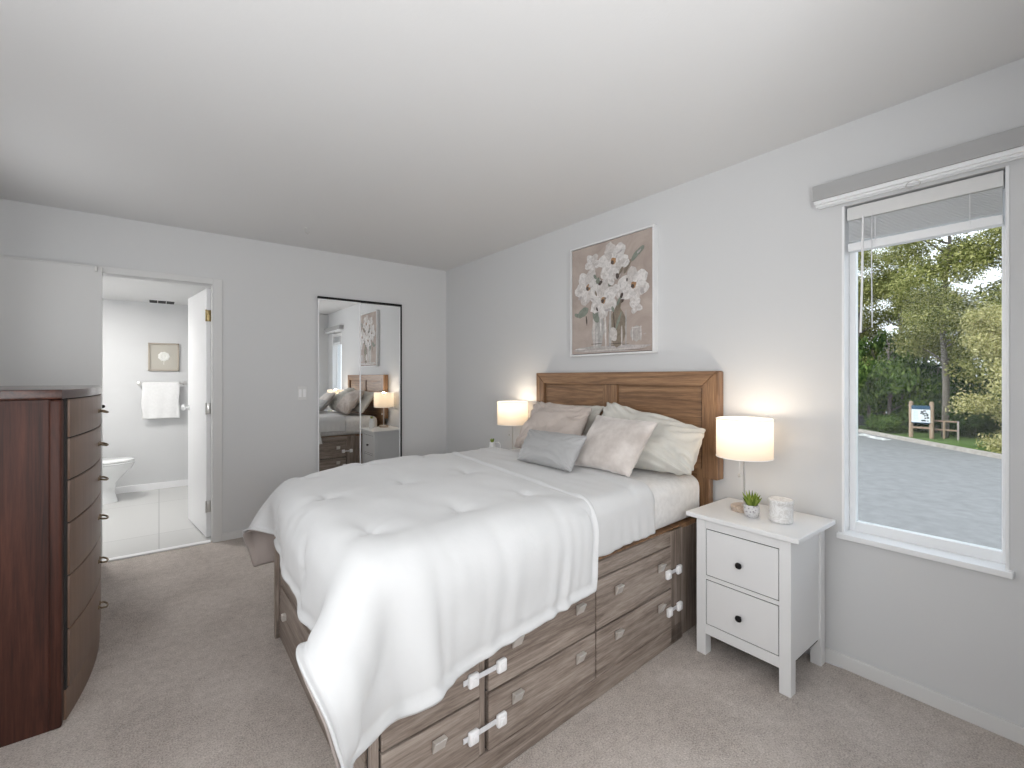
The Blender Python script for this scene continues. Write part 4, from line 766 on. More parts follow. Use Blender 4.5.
for j in range(nj):
    row = []
    for i in range(ni):
        p = CP[j][i]; a_, c_ = i / (ni - 1), j / (nj - 1)
        X_, Y_ = a_ * 1.35, c_ * 2.0                            # cloth coordinates in metres
        edge = min(X_, 1.35 - X_, Y_, 2.0 - Y_)
        h = .009 * nz(X_ * 3.1, Y_ * 3.1, 7) + .004 * nz(X_ * 8, Y_ * 8, 3)
        e1 = math.exp(-(min(Y_, 2 - Y_) / .22) ** 2)            # gathered ripples run up from the side hems
        h += e1 * .0065 * (math.sin(X_ * 62 + 5 * nz(X_ * 2.3, 3 + Y_ * 1.2)) * (.4 + nz(X_ * 6, Y_ * 3, 9)) )
        e2 = math.exp(-((1.35 - X_) / .22) ** 2)
        h += e2 * .0028 * math.sin(Y_ * 58 + 5 * nz(Y_ * 2.3, X_)) * (.4 + nz(Y_ * 6, X_ * 3, 4))
        h += .007 * math.exp(-((edge - .012) / .010) ** 2)      # corded hem
        h -= .006 * math.exp(-((edge - .035) / .012) ** 2)
        for ti, tj in TUFT:
            dx, dy = X_ - ti * 1.35, Y_ - tj * 2.0; d_ = math.hypot(dx, dy)
            if d_ < .3:
                an = math.atan2(dy, dx)
                h -= .014 * math.exp(-(d_ / .035) ** 2) + .010 * math.exp(-(d_ / .13) ** 2) * (.55 + .45 * math.sin(an * 3 + ti * 20))
        h += .018 * (1 - math.exp(-(edge / .14) ** 2)) + .004
        row.append(b.verts.new(BW(*(p + nrm[j][i] * h))))
    rows.append(row)
for A_, B_ in zip(rows, rows[1:]):
    for i in range(ni - 1): b.faces.new((A_[i], A_[i + 1], B_[i + 1], B_[i]))
bmesh.ops.recalc_face_normals(b, faces=b.faces[:])
b.faces.ensure_lookup_table()
if b.faces[(nj // 2) * (ni - 1) + ni // 2].normal.z < 0: bmesh.ops.reverse_faces(b, faces=b.faces[:])
cf = obj('comforter', b, [M['comf'], M['lining']], None, loc=BW(1.5, .68, .84), smooth=3); tag(cf, 'puffy white comforter with taupe lining draped over the foot of the bed', 'comforter')
m_ = cf.modifiers.new('thickness', 'SOLIDIFY'); m_.thickness = .015; m_.offset = -1; m_.material_offset = 1; m_.material_offset_rim = 0

# ------------------------------------------------------------------ pillows (four corners in the world, inflated)
def pillow(name, BL, BR, TR, TL, thick, m, label, cat, seed=1, pinch=.05, wr=.012, front=None, ears=.0, sag=.0, rim=0, pw=.42, wf=1.0):
    BL, BR, TR, TL = map(Vector, (BL, BR, TR, TL)); n = 46
    nr = (BR - BL).cross(TL - BL).normalized()
    if nr.x > 0: nr = -nr                                    # front faces the foot of the bed
    W_ = (BR - BL).length; H_ = (TL - BL).length
    b = NB(); grids = []
    for s_ in (1, -1):
        g_ = []
        for j in range(n + 1):
            r_ = []
            for i in range(n + 1):
                # denser near the rim
                a = -math.cos(PI * i / n); c = -math.cos(PI * j / n)
                aa = a * (1 - pinch * (1 - c * c) * abs(a)); cc = c * (1 - pinch * 1.15 * (1 - a * a) * abs(c))
                u = (aa + 1) / 2; w = (cc + 1) / 2
                p = BL * (1 - u) * (1 - w) + BR * u * (1 - w) + TR * u * w + TL * (1 - u) * w
                t_ = ((1 - a * a) * (1 - c * c)); t_ = max(t_, 0) ** pw
                low = 1 + .16 * (-c)                         # fuller at the bottom
                h = thick * .5 * t_ * low
                ew = 1 - min(1, max(abs(a), abs(c))) ** 6
                rad = abs(a * c)
                h += wr * nz(a * 1.6 * wf + seed, c * 1.6 * wf, seed) * min(1, t_ * 2)
                h += wr * .8 * rad * math.sin((a * a - c * c) * 13 * wf + seed) * t_ ** .5 * (1 if a * c else 0)
                h += wr * .45 * nz(a * 5 * wf, c * 5 * wf + seed, 3) * t_
                p = p + nr * (s_ * h) + nr * sag * (1 - c * c)
                ed = max(abs(a), abs(c))
                if ed > .93: p += (nr * .004 * nz(a * 6, c * 6, seed * 3) + Vector((0, 0, .005 * nz(a * 9, c * 9, seed)))) * (ed - .93) / .07
                r_.append(p)
            g_.append(r_)
        grids.append(g_)
    V_ = [[[None] * (n + 1) for _ in range(n + 1)] for _ in range(2)]
    for s_ in range(2):
        for j in range(n + 1):
            for i in range(n + 1):
                if s_ == 1 and (i in (0, n) or j in (0, n)): V_[1][j][i] = V_[0][j][i]
                else: V_[s_][j][i] = b.verts.new(grids[s_][j][i])
    for s_ in range(2):
        for j in range(n):
            for i in range(n):
                try: b.faces.new((V_[s_][j][i], V_[s_][j][i + 1], V_[s_][j + 1][i + 1], V_[s_][j + 1][i]))
                except ValueError: pass
    bmesh.ops.recalc_face_normals(b, faces=b.faces[:])
    cen = (BL + BR) / 2
    o = obj(name, b, m, None, loc=cen, smooth=3); tag(o, label, cat)
    if rim:
        bb = NB(); pts = []
        for i in range(0, n): pts.append(grids[0][0][i])
        for j in range(0, n): pts.append(grids[0][j][n])
        for i in range(n, 0, -1): pts.append(grids[0][n][i])
        for j in range(n, 0, -1): pts.append(grids[0][j][0])
        q_ = []
        for p in pts:
            if not q_ or (p - q_[-1]).length > .004: q_.append(p)
        tube(bb, q_, rim, 8, closed=True); obj('piping', bb, m, o, smooth=3)
    return o
pillow('pillow', (2.12, 2.56, .822), (2.12, 2.00, .822), (2.305, 1.985, 1.115), (2.305, 2.60, 1.10), .11, M['sage'],
       'pale sage pillow standing behind the rose beige pillow', 'pillow', 5, wr=.010)
pillow('pillow', (1.93, 2.46, .825), (1.97, 1.93, .825), (2.185, 1.985, 1.105), (2.175, 2.505, 1.125), .15, M['sham'],
       'wrinkled rose beige pillow at the far side of the headboard', 'pillow', 2, wr=.034, pinch=.03, wf=1.3)
pillow('pillow', (1.99, 1.86, .820), (2.075, 1.235, .825), (2.262, 1.262, 1.03), (2.235, 1.895, 1.145), .19, M['sage'],
       'large pale sage pillow leaning on the headboard nearest the window', 'pillow', 7, wr=.040, pinch=.0, wf=1.2)
pillow('throw_pillow', (1.80, 1.785, .822), (1.80, 1.395, .820), (2.005, 1.372, 1.075), (2.015, 1.785, 1.085), .13, M['fur'],
       'square plush taupe cushion in front of the sage pillow', 'cushion', 11, wr=.006, pinch=.07)
pillow('throw_pillow', (1.655, 2.085, .822), (1.655, 1.645, .822), (1.80, 1.665, .990), (1.80, 2.145, .985), .105, M['satin'],
       'small grey satin cushion in front of the other pillows', 'cushion', 4, wr=.009, pinch=.05, wf=1.4)

# ------------------------------------------------------------------ nightstands
def nightstand(cy, label):
    x0, x1 = 2.025, 2.400; y0, y1 = cy - .205, cy + .205
    t = thing('nightstand', label, 'nightstand', (2.21, cy, 0), 'white nightstands either side of the bed')
    for xa, xb, ya, yb in ((x0, x0 + .05, y0, y0 + .045), (x0, x0 + .05, y1 - .045, y1), (x1 - .045, x1, y0, y0 + .045), (x1 - .045, x1, y1 - .045, y1)):
        b = NB(); box(b, xa, xb, ya, yb, 0, .64, .002); obj('leg', b, M['white'], t)
    for ya in (y0 + .010, y1 - .022):
        b = NB(); box(b, x0 + .05, x1 - .045, ya, ya + .012, .12, .64, .001); obj('side_panel', b, M['white'], t)
    b = NB(); box(b, x1 - .02, x1 - .012, y0 + .045, y1 - .045, .12, .64); obj('back_panel', b, M['white'], t)
    for za, zb in ((.594, .64), (.357, .375), (.100, .146)):
        b = NB(); box(b, x0 + .004, x0 + .022, y0 + .045, y1 - .045, za, zb, .001); obj('front_rail', b, M['white'], t)
    for z0, z1 in ((.379, .590), (.150, .353)):
        b = NB(); box(b, x0 + .003, x0 + .021, y0 + .0485, y1 - .0485, z0, z1, .0012); dr = obj('drawer', b, M['white'], t)
        b = NB(); lathe(b, 0, 0, [(0, 0), (.0055, 0), (.0055, -.010), (.0125, -.014), (.0145, -.019), (.012, -.024), (0, -.026)], 24, axis='x', xf=lambda c, z=(z0 + z1) / 2 - .010: c + Vector((x0 + .004, cy, z)))
        obj('knob', b, M['black'], dr, smooth=.6)
    b = NB(); box(b, x0 + .008, x1 - .015, y0 + .014, y1 - .014, .11, .63); obj('drawer_box', b, M['dark'], t)
    b = NB(); box(b, x0 - .028, x1 + .008, y0 - .040, y1 + .040, .641, .662, .003); obj('tabletop', b, M['white'], t)
    return t
nightstand(.970, 'white two-drawer nightstand on splayed straight legs between bed and window'.replace('splayed ', ''))
nightstand(3.055, 'white two-drawer nightstand on the far side of the bed, mostly hidden')

def table_lamp(x, y, label):
    z = .663
    t = thing('table_lamp', label, 'lamp', (x, y, z), 'bedside lamps')
    wd = M.setdefault('lampwood', wood('pale_lamp_wood', (0.36, 0.27, 0.20), (0.50, 0.40, 0.32), (0.62, 0.52, 0.44), axis='x'))
    b = NB(); lathe(b, x, y, [(0, z), (.056, z), (.058, z + .003), (.058, z + .020), (.055, z + .024), (0, z + .024)], 40); obj('base', b, wd, t, smooth=.6)
    b = NB(); lathe(b, x, y, [(0, z + .024), (.012, z + .024), (.010, z + .030), (.0042, z + .033), (.0042, z + .300), (.011, z + .302), (.011, z + .335), (0, z + .335)], 16); obj('pole', b, M['steel'], t, smooth=.6)
    b = NB(); n = 56; R_ = .1235; za, zb = z + .258, z + .440
    rg = []
    for r_, h_ in ((R_ - .002, za), (R_, za), (R_, zb), (R_ - .002, zb)):
        rg.append([b.verts.new((x + r_ * math.cos(2 * PI * k / n), y + r_ * math.sin(2 * PI * k / n), h_)) for k in range(n)])
    for k in range(n): b.faces.new((rg[1][k], rg[1][(k + 1) % n], rg[2][(k + 1) % n], rg[2][k]))
    obj('lamp_shade', b, M['shade'], t, smooth=3)
    b = NB()
    for hz in (za, zb):
        tube(b, [(x + R_ * math.cos(2 * PI * k / n), y + R_ * math.sin(2 * PI * k / n), hz) for k in range(n)], .0022, 6, closed=True)
    for k in range(3): a_ = k * 2 * PI / 3; tube(b, [(x, y, zb - .02), (x + R_ * math.cos(a_), y + R_ * math.sin(a_), zb - .002)], .0015, 6)
    tube(b, [(x, y, z + .33), (x, y, zb - .02)], .003, 8)
    obj('shade_ring', b, M['plastic'], t, smooth=1)
    b = NB(); lathe(b, x, y, [(0, z + .335), (.012, z + .337), (.028, z + .365), (.028, z + .38), (.015, z + .398), (0, z + .402)], 20); obj('bulb', b, M['bulb'], t, smooth=3)
    b = NB(); tube(b, [(x - .005, y, z + .29), (x - .026, y + .010, z + .275), (x - .028, y + .011, z + .175)], .0009, 6)
    lathe(b, x - .028, y + .011, [(0, z + .160), (.006, z + .163), (.0075, z + .169), (.005, z + .176), (0, z + .178)], 14); obj('pull_chain', b, M['steel'], t, smooth=1)
    d = bpy.data.lights.new('bulb_light', 'POINT'); d.energy = 1.7; d.color = (1.0, 0.85, 0.68); d.shadow_soft_size = .03
    o = bpy.data.objects.new('bulb_light', d); COL.objects.link(o); o.parent = t; o.location = (0, 0, .42 - .0)
    return t
table_lamp(2.225, 1.045, 'lit drum shade lamp on the nightstand beside the window')
table_lamp(2.275, 2.925, 'lit drum shade lamp on the far nightstand beside the headboard')

# succulent
px_, py_, pz_ = 2.155, .978, .663
t = thing('potted_succulent', 'small green succulent in a patterned grey pot on the nightstand', 'plant', (px_, py_, pz_))
pot = mat('grey_patterned_pot', (.45, .44, .44), .6); v = coords(pot, (1, 1, 1)); vo = N(pot, 'ShaderNodeTexVoronoi'); vo.inputs['Scale'].default_value = 85; LK(pot, v, vo.inputs['Vector'])
LK(pot, ramp(pot, vo.outputs['Distance'], [(0.15, (.22, .21, .215)), (0.45, (.62, .61, .61))]), PB(pot).inputs['Base Color']); LK(pot, bump(pot, vo.outputs['Distance'], .6, .002), PB(pot).inputs['Normal'])
b = NB(); lathe(b, px_, py_, [(0, pz_), (.022, pz_), (.030, pz_ + .010), (.0345, pz_ + .028), (.033, pz_ + .044), (.028, pz_ + .055), (.026, pz_ + .055), (.027, pz_ + .048), (0, pz_ + .047)], 32); obj('pot', b, pot, t, smooth=.7)
rnd = random.Random(4)
b = NB()
for k in range(34):
    a_ = k * 2.4; lean = .15 + .75 * (k / 34) + rnd.uniform(-.08, .08); ln = .058 + rnd.uniform(-.012, .012) - .010 * (k / 34)
    d_ = Vector((math.cos(a_) * math.sin(lean), math.sin(a_) * math.sin(lean), math.cos(lean)))
    p0 = Vector((px_, py_, pz_ + .046)) + Vector((math.cos(a_), math.sin(a_), 0)) * .006
    cv_ = Vector((0, 0, .010))
    tube(b, [p0, p0 + d_ * ln * .35, p0 + d_ * ln * .7 + cv_ * .5, p0 + d_ * ln + cv_], .004, 6, radii=[.003, .0055, .0042, .0006])
obj('leaves', b, M['succ'], t, smooth=3)
# lidded ceramic jar
jx, jy = 2.19, .868
mar = mat('marbled_white_ceramic', (.74, .72, .70), .35); v = coords(mar); LK(mar, ramp(mar, noise_tex(mar, v, 22, 6, .6, 2.5), [(.42, (.78, .77, .76)), (.52, (.62, .60, .58)), (.6, (.78, .77, .76))]), PB(mar).inputs['Base Color'])
t = thing('ceramic_jar', 'round white marbled jar with a lid on the nightstand', 'jar', (jx, jy, .663))
b = NB(); lathe(b, jx, jy, [(0, .663), (.044, .663), (.048, .667), (.048, .742), (.046, .744), (0, .744)], 48); obj('jar_body', b, mar, t, smooth=.7)
b = NB(); lathe(b, jx, jy, [(0, .745), (.049, .745), (.0505, .748), (.0505, .757), (.048, .761), (0, .762)], 48); obj('jar_lid', b, mar, t, smooth=.7)
# white pitcher with sprig on far nightstand
vx, vy = 2.10, 2.965
t = thing('white_vase', 'small white jug holding a green sprig on the far nightstand', 'vase', (vx, vy, .663))
b = NB(); lathe(b, vx, vy, [(0, .663), (.026, .663), (.034, .685), (.036, .715), (.028, .750), (.024, .775), (.027, .788), (.024, .788), (.021, .775), (.025, .75), (0, .70)], 28); obj('jug_body', b, M['porcelain'], t, smooth=.8)
b = NB(); tube(b, [(vx + .016, vy - .022, .782), (vx + .034, vy - .040, .785), (vx + .044, vy - .050, .765), (vx + .042, vy - .048, .730), (vx + .024, vy - .028, .700)], .006, 8); obj('jug_handle', b, M['porcelain'], t, smooth=3)
b = NB()
for k in range(12):
    a_ = k * 2.4; ln = .035 + .004 * (k % 3)
    p0 = Vector((vx, vy, .775)); d_ = Vector((math.cos(a_) * .45, math.sin(a_) * .45, 1)).normalized()
    tube(b, [p0, p0 + d_ * ln * .5, p0 + d_ * ln], .004, 6, radii=[.002, .006, .001])
obj('sprig', b, M['succ'], t, smooth=3)
# power cord lying by the baseboard
b = NB(); tube(b, [(2.412, .70, .006), (2.405, .735, .007), (2.404, .77, .006), (2.409, .83, .006), (2.412, .92, .006)], .003, 6)
co = obj('power_cord', b, M['strap'], None, loc=(2.408, .78, 0), smooth=1); tag(co, 'thin pale cord on the carpet behind the nightstand leg', 'cord')

# ------------------------------------------------------------------ painting over the headboard
PY0, PY1, PZ0, PZ1 = 1.664, 2.382, 1.454, 2.240
t = thing('painting', 'white framed painting of white flowers in a vase above the headboard', 'painting', (W, 2.04, 1.46))
b = NB(); fx = W - .042; fw = .012
box(b, fx + .0006, W, PY0 + fw - .001, PY1 - fw + .001, PZ0 + .0004, PZ0 + fw, .001); box(b, fx + .0006, W, PY0 + fw - .001, PY1 - fw + .001, PZ1 - fw, PZ1 - .0004, .001); box(b, fx, W, PY0, PY0 + fw, PZ0, PZ1, .001); box(b, fx, W, PY1 - fw, PY1, PZ0, PZ1, .001); obj('picture_frame', b, M['white'], t)
b = NB(); box(b, W - .02, W - .001, PY0 + .012, PY1 - .012, PZ0 + .012, PZ1 - .012); obj('frame_recess', b, M['dark'], t)
cx0 = W - .036
cn = mat('painted_canvas_ground', (.5, .4, .36), .8)
v = coords(cn); f = noise_tex(cn, v, 5, 5, .6, .8)
LK(cn, ramp(cn, f, [(.3, (.36, .295, .262)), (.5, (.43, .36, .32)), (.7, (.49, .42, .375))]), PB(cn).inputs['Base Color'])
b = NB(); box(b, cx0, W - .02, PY0 + .016, PY1 - .016, PZ0 + .016, PZ1 - .016, .001); cvs = obj('canvas', b, cn, t)
PCOL = {'w': mat('white_oil_paint', (.74, .71, .69), .6), 'c': mat('cream_oil_paint', (.64, .60, .575), .6), 'g': mat('lilac_grey_oil_paint', (.52, .485, .48), .6), 'l': mat('sage_oil_paint', (.25, .28, .235), .6),
        'k': mat('umber_oil_paint', (.10, .075, .065), .6), 'o': mat('ochre_oil_paint', (.42, .24, .12), .6), 't': mat('glassy_grey_oil_paint', (.48, .465, .445), .6), 'b': mat('olive_brown_oil_paint', (.26, .215, .165), .6),
        'p': mat('table_grey_oil_paint', (.50, .46, .44), .6)}
for k_, m_ in PCOL.items():
    v = coords(m_, (1, 1, 1)); LK(m_, bump(m_, noise_tex(m_, v, 60, 4), .5, .003), PB(m_).inputs['Normal'])
    base_c = tuple(m_.node_tree.nodes['Principled BSDF'].inputs['Base Color'].default_value[:3])
    LK(m_, ramp(m_, noise_tex(m_, v, 34, 5, .65, 1.0), [(.36, tuple(x * .72 for x in base_c)), (.62, base_c)]), PB(m_).inputs['Base Color'])
prn = random.Random(8)
layer = [0]
def dab(bm, s, tt, rx, ry, ang=0.0, n=16, jag=.12):
    """flat blob of paint on the canvas; s, tt = 0..1 from the top left as one faces it"""
    y = PY1 - .016 - s * (PY1 - PY0 - .032); z = PZ1 - .016 - tt * (PZ1 - PZ0 - .032)
    layer[0] += 1; d = cx0 - .0004 - .00004 * layer[0]
    vs = []
    for k in range(n):
        a = 2 * PI * k / n; q = 1 + prn.uniform(-jag, jag)
        lx, lz = rx * math.cos(a) * q, ry * math.sin(a) * q
        vs.append((d, y - (lx * math.cos(ang) - lz * math.sin(ang)), z + (lx * math.sin(ang) + lz * math.cos(ang))))
    f_ = bm.faces.new([bm.verts.new(p) for p in vs]); f_.normal_update()
    if f_.normal.x > 0: f_.normal_flip()
PM = {}
def P_(c): return PM.setdefault(c, NB())
def stroke_set(name, items):
    """items: (colour, s, t, rx, ry, ang)"""
    cols = {}; b = NB(); used = []
    for c_, s_, t_, rx, ry, an in items:
        nf = len(b.faces); dab(b, s_, t_, rx, ry, an); b.faces.ensure_lookup_table()
        if c_ not in used: used.append(c_)
        b.faces[nf].material_index = used.index(c_)
    obj(name, b, [PCOL[c_] for c_ in used], cvs)
stroke_set('painted_table', [('p', .5, .965, .33, .022, 0), ('t', .25, .945, .12, .006, .03), ('g', .72, .955, .16, .008, -.02), ('c', .5, .975, .25, .004, .01), ('k', .62, .938, .10, .002, .05), ('k', .8, .985, .09, .0015, 0), ('w', .12, .955, .05, .005, 0)])
its = [('t', .36, .80, .055, .125, 0), ('c', .31, .80, .012, .12, .02), ('b', .60, .78, .070, .125, 0), ('t', .52, .80, .012, .13, 0), ('w', .46, .79, .008, .12, .03), ('b', .66, .70, .02, .07, .3), ('k', .57, .75, .004, .09, .1), ('l', .62, .73, .010, .06, -.4), ('t', .71, .80, .006, .13, 0),
       ('w', .35, .86, .005, .07, 0), ('c', .66, .86, .006, .07, 0), ('k', .34, .915, .05, .0025, 0), ('k', .60, .925, .07, .0025, 0), ('w', .40, .74, .006, .06, 0), ('c', .56, .84, .030, .05, .1)]
its += [('t', .83, .85, .045, .05, 0), ('p', .83, .85, .035, .042, 0), ('w', .785, .85, .003, .05, 0), ('w', .88, .85, .003, .05, 0), ('w', .83, .80, .04, .003, 0)]
stroke_set('painted_vase', its)
stroke_set('painted_leaves', [('l', .16, .61, .055, .030, .5), ('l', .08, .63, .028, .014, -.4), ('k', .21, .69, .006, .035, .1), ('l', .34, .66, .030, .045, .3), ('l', .30, .29, .020, .050, .5), ('k', .39, .37, .022, .030, .3), ('k', .60, .31, .022, .030, 0), ('b', .73, .27, .014, .050, -.6), ('l', .82, .19, .018, .045, -.7), ('l', .87, .16, .040, .018, .6), ('g', .86, .165, .02, .006, .6), ('k', .68, .53, .014, .035, -.4), ('b', .62, .60, .018, .05, -.5), ('b', .84, .54, .014, .03, 0), ('l', .52, .37, .02, .03, 0)])
def flower(s, t_, r, n, rot, heart, center=True):
    it = []
    for k in range(n):
        a = rot + 2 * PI * k / n
        ds, dt = math.cos(a) * r * .62 / .72, math.sin(a) * r * .62 / .79
        it.append((('w', 'c', 'w')[k % 3], s + ds, t_ + dt, r * .62, r * .46, -a))
        it.append(('g', s + ds * .8, t_ + dt * .8, r * .34, r * .035, -a + .25))
        it.append((('c', 'w')[k % 2], s + ds * 1.15, t_ + dt * 1.15, r * .30, r * .15, -a + .5))
    if center:
        it += [('o', s, t_, r * .20, r * .22, 0), ('k', s - .01, t_ + .008, r * .12, r * .13, .4), (heart, s + .02, t_ - .012, r * .10, r * .08, 0)]
    stroke_set('painted_flower', it)
flower(.29, .165, .060, 5, .3, 'c', False)
flower(.56, .195, .110, 6, .2, 'o')
flower(.235, .385, .105, 6, .9, 'c')
flower(.80, .44, .100, 6, .4, 'o')
flower(.49, .33, .062, 4, .7, 'c', False)
flower(.645, .45, .055, 4, .2, 'c', False)
flower(.44, .525, .105, 6, .55, 'b')
flower(.83, .62, .045, 4, .5, 'c', False)
stroke_set('painted_accents', [('k', .40, .365, .020, .014, .5), ('l', .37, .34, .018, .022, -.3), ('k', .615, .335, .014, .020, .2), ('b', .66, .295, .010, .030, -.6), ('l', .335, .30, .010, .022, .7), ('k', .665, .515, .012, .022, -.5), ('l', .63, .56, .010, .030, -.5), ('k', .36, .60, .008, .016, .3), ('l', .56, .62, .012, .022, .4), ('k', .73, .385, .006, .012, 0), ('b', .345, .455, .008, .020, .4), ('g', .13, .47, .020, .010, .5), ('g', .90, .50, .016, .022, .3), ('g', .50, .62, .030, .008, .1), ('g', .30, .50, .022, .007, -.5), ('g', .64, .13, .026, .007, .4)])
# soften: a few loose dry strokes over the ground
stroke_set('painted_background', [('g', prn.random(), .05 + .55 * prn.random(), .02 + .03 * prn.random(), .002, prn.uniform(-.5, .5)) for k in range(0)] or [('g', .93, .86, .012, .002, .2)])

# ------------------------------------------------------------------ bow-front chest of drawers
CY0, CY1, CYM = 2.362, 3.442, 2.902
def bow(y, off=0.0): return -.225 + off - .061 * ((y - CYM) / (CYM - CY0)) ** 2
XBK = -.805
t = thing('chest_of_drawers', 'tall dark cherry bow-front chest of drawers against the left wall', 'dresser', (-.54, 2.90, 0))
for ya in (CY0 + .006, CY1 - .022):
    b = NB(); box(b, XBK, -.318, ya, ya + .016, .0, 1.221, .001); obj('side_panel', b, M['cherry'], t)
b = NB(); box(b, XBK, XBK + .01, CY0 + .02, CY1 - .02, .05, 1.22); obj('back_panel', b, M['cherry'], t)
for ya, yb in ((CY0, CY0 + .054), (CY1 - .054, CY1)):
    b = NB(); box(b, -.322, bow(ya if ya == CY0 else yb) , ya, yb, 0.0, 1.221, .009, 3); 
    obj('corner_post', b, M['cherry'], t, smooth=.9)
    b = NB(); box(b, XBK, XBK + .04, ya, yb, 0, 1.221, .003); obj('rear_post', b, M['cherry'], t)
def bow_outline(off, y0, y1, xb, n=28):
    return [(bow(y0 + (y1 - y0) * k / n, off), y0 + (y1 - y0) * k / n) for k in range(n + 1)] + [(xb, y1), (xb, y0)]
b = NB(); prism(b, bow_outline(-.005, CY0 + .05, CY1 - .05, -.40), .113, 1.221); obj('carcass', b, M['dark'], t)  # near-black, so the shade in the drawer gaps sits in the colour
b = NB(); prism(b, bow_outline(-.004, CY0 + .05, CY1 - .05, -.36), .0, .112); obj('apron', b, M['cherry_f'], t, smooth=.6)
b = NB(); prism(b, bow_outline(.004, CY0 - .006, CY1 + .006, XBK), 1.222, 1.259, bev=.006); obj('chest_top', b, M['cherry_top'] if 'cherry_top' in M else M['cherry_f'], t, smooth=.6)
zs = [(1.074, 1.219), (.912, 1.068), (.748, .906), (.545, .742), (.340, .539), (.117, .334)]
def bent_box(bm, z0, z1, off0, off1, y0, y1, n=28):
    out = [(bow(y0 + (y1 - y0) * k / n, off1), y0 + (y1 - y0) * k / n) for k in range(n + 1)] + [(bow(y1 - (y1 - y0) * k / n, off0), y1 - (y1 - y0) * k / n) for k in range(n + 1)]
    prism(bm, out, z0, z1, bev=.002)
for z0, z1 in zs:
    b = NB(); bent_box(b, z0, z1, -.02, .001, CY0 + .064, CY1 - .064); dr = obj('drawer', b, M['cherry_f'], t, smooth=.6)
    zc = (z0 + z1) / 2 - .005; yc = CYM; xs = bow(yc)
    b = NB()
    pts = [(xs + .002, yc - .026, zc + .004), (xs + .014, yc - .036, zc + .002), (xs + .028, yc - .024, zc - .003), (xs + .032, yc, zc - .004), (xs + .028, yc + .024, zc - .003), (xs + .014, yc + .036, zc + .002), (xs + .002, yc + .026, zc + .004)]
    tube(b, pts, .0042, 10)
    for s_ in (-1, 1): lathe(b, 0, 0, [(0, 0), (.010, 0), (.010, .003), (.006, .006), (0, .007)], 14, axis='x', xf=lambda c, s_=s_: c + Vector((xs, yc + s_ * .026, zc + .004)))
    obj('drawer_pull', b, M['bronze'], dr, smooth=.8)

# ------------------------------------------------------------------ outdoors
GZ = -1.30
def kx(y): return y + 19.33                        # kerb line: x as a function of y
b = NB(); n = 16
box(b, W + .14, 60, -30, 60, GZ - .2, GZ); ro = struct_obj('road', b, M['asphalt'])
b = NB(); quad(b, [(kx(-20) + .0, -20, GZ + .015), (90, -20, GZ + .1), (90, 60, GZ + .1), (kx(45), 45, GZ + .015)])
bmesh.ops.recalc_face_normals(b, faces=b.faces[:]); tag(struct_obj('verge', b, M['grass']), kind='structure')
b = NB(); d_ = Vector((1, 1, 0)).normalized(); q_ = Vector((1, -1, 0)).normalized()
for k in range(1):
    A_ = Vector((kx(-20), -20, 0)); B_ = Vector((kx(45), 45, 0))
    pr = [(-.10, GZ), (-.09, GZ + .13), (.06, GZ + .14), (.08, GZ)]
    ra = [b.verts.new((A_.x + q_.x * o_, A_.y + q_.y * o_, z_)) for o_, z_ in pr]; rb = [b.verts.new((B_.x + q_.x * o_, B_.y + q_.y * o_, z_)) for o_, z_ in pr]
    for i in range(3): b.faces.new((ra[i], ra[i + 1], rb[i + 1], rb[i]))
bmesh.ops.recalc_face_normals(b, faces=b.faces[:]); struct_obj('kerb', b, M['kerb'])
b = NB(); quad(b, [(25.0, 6.9, GZ + .004), (25.6, 6.6, GZ + .004), (24.0, 5.25, GZ + .004), (23.5, 5.45, GZ + .004)]); quad(b, [(26.2, 8.4, GZ + .004), (26.8, 8.1, GZ + .004), (25.6, 7.0, GZ + .004), (25.2, 7.2, GZ + .004)])
struct_obj('road_marking', b, M['roadpaint'])
# outer wall of the house around the window is the room wall itself

# notice board
t = thing('notice_board', 'site map board with a dark blue header between two timber posts across the road', 'sign', (25.55, 4.62, GZ))
sd = Vector((.985, .17, 0)); facing = Vector((-sd.y, sd.x, 0)); Y0_, Y1_ = 4.92, 4.28
for yy in (4.93, 4.27):
    b = NB(); lathe(b, 25.5, yy, [(0, GZ), (.075, GZ), (.075, GZ + 1.50), (.06, GZ + 1.56), (0, GZ + 1.58)], 14); obj('post', b, M['post'], t, smooth=.8)
b = NB(); box(b, 25.42, 25.46, 4.30, 4.90, GZ + .68, GZ + 1.38, .005); bd = obj('sign_panel', b, M['sign_white'], t)
b = NB(); box(b, 25.405, 25.42, 4.30, 4.90, GZ + 1.24, GZ + 1.40); box(b, 25.405, 25.42, 4.30, 4.90, GZ + .655, GZ + .69); obj('sign_header', b, M['sign_blue'], bd)
b = NB(); rnd = random.Random(3)
for (ya, yb, za, zb) in ((4.60, 4.52, 1.10, 1.17), (4.52, 4.44, 1.15, 1.20), (4.55, 4.47, 1.02, 1.09), (4.46, 4.40, 1.06, 1.10), (4.50, 4.44, .95, 1.00), (4.42, 4.36, .96, 1.06), (4.40, 4.34, .86, .93), (4.48, 4.42, .85, .90), (4.58, 4.44, .74, .80), (4.62, 4.56, 1.05, 1.09), (4.40, 4.35, .74, .78)):
    box(b, 25.408, 25.42, yb, ya, GZ + za, GZ + zb)
obj('map_blocks', b, M['sign_ink'], bd)
b = NB()
for k in range(7): box(b, 25.410, 25.42, 4.70, 4.86, GZ + .76 + k * .065, GZ + .775 + k * .065)
obj('map_key_lines', b, mat('sign_grey_lines', (.40, .47, .55), .5), bd)
b = NB(); box(b, 25.46, 25.50, 4.27, 4.93, GZ + .42, GZ + .50, .01); obj('cross_rail', b, M['post'], t)
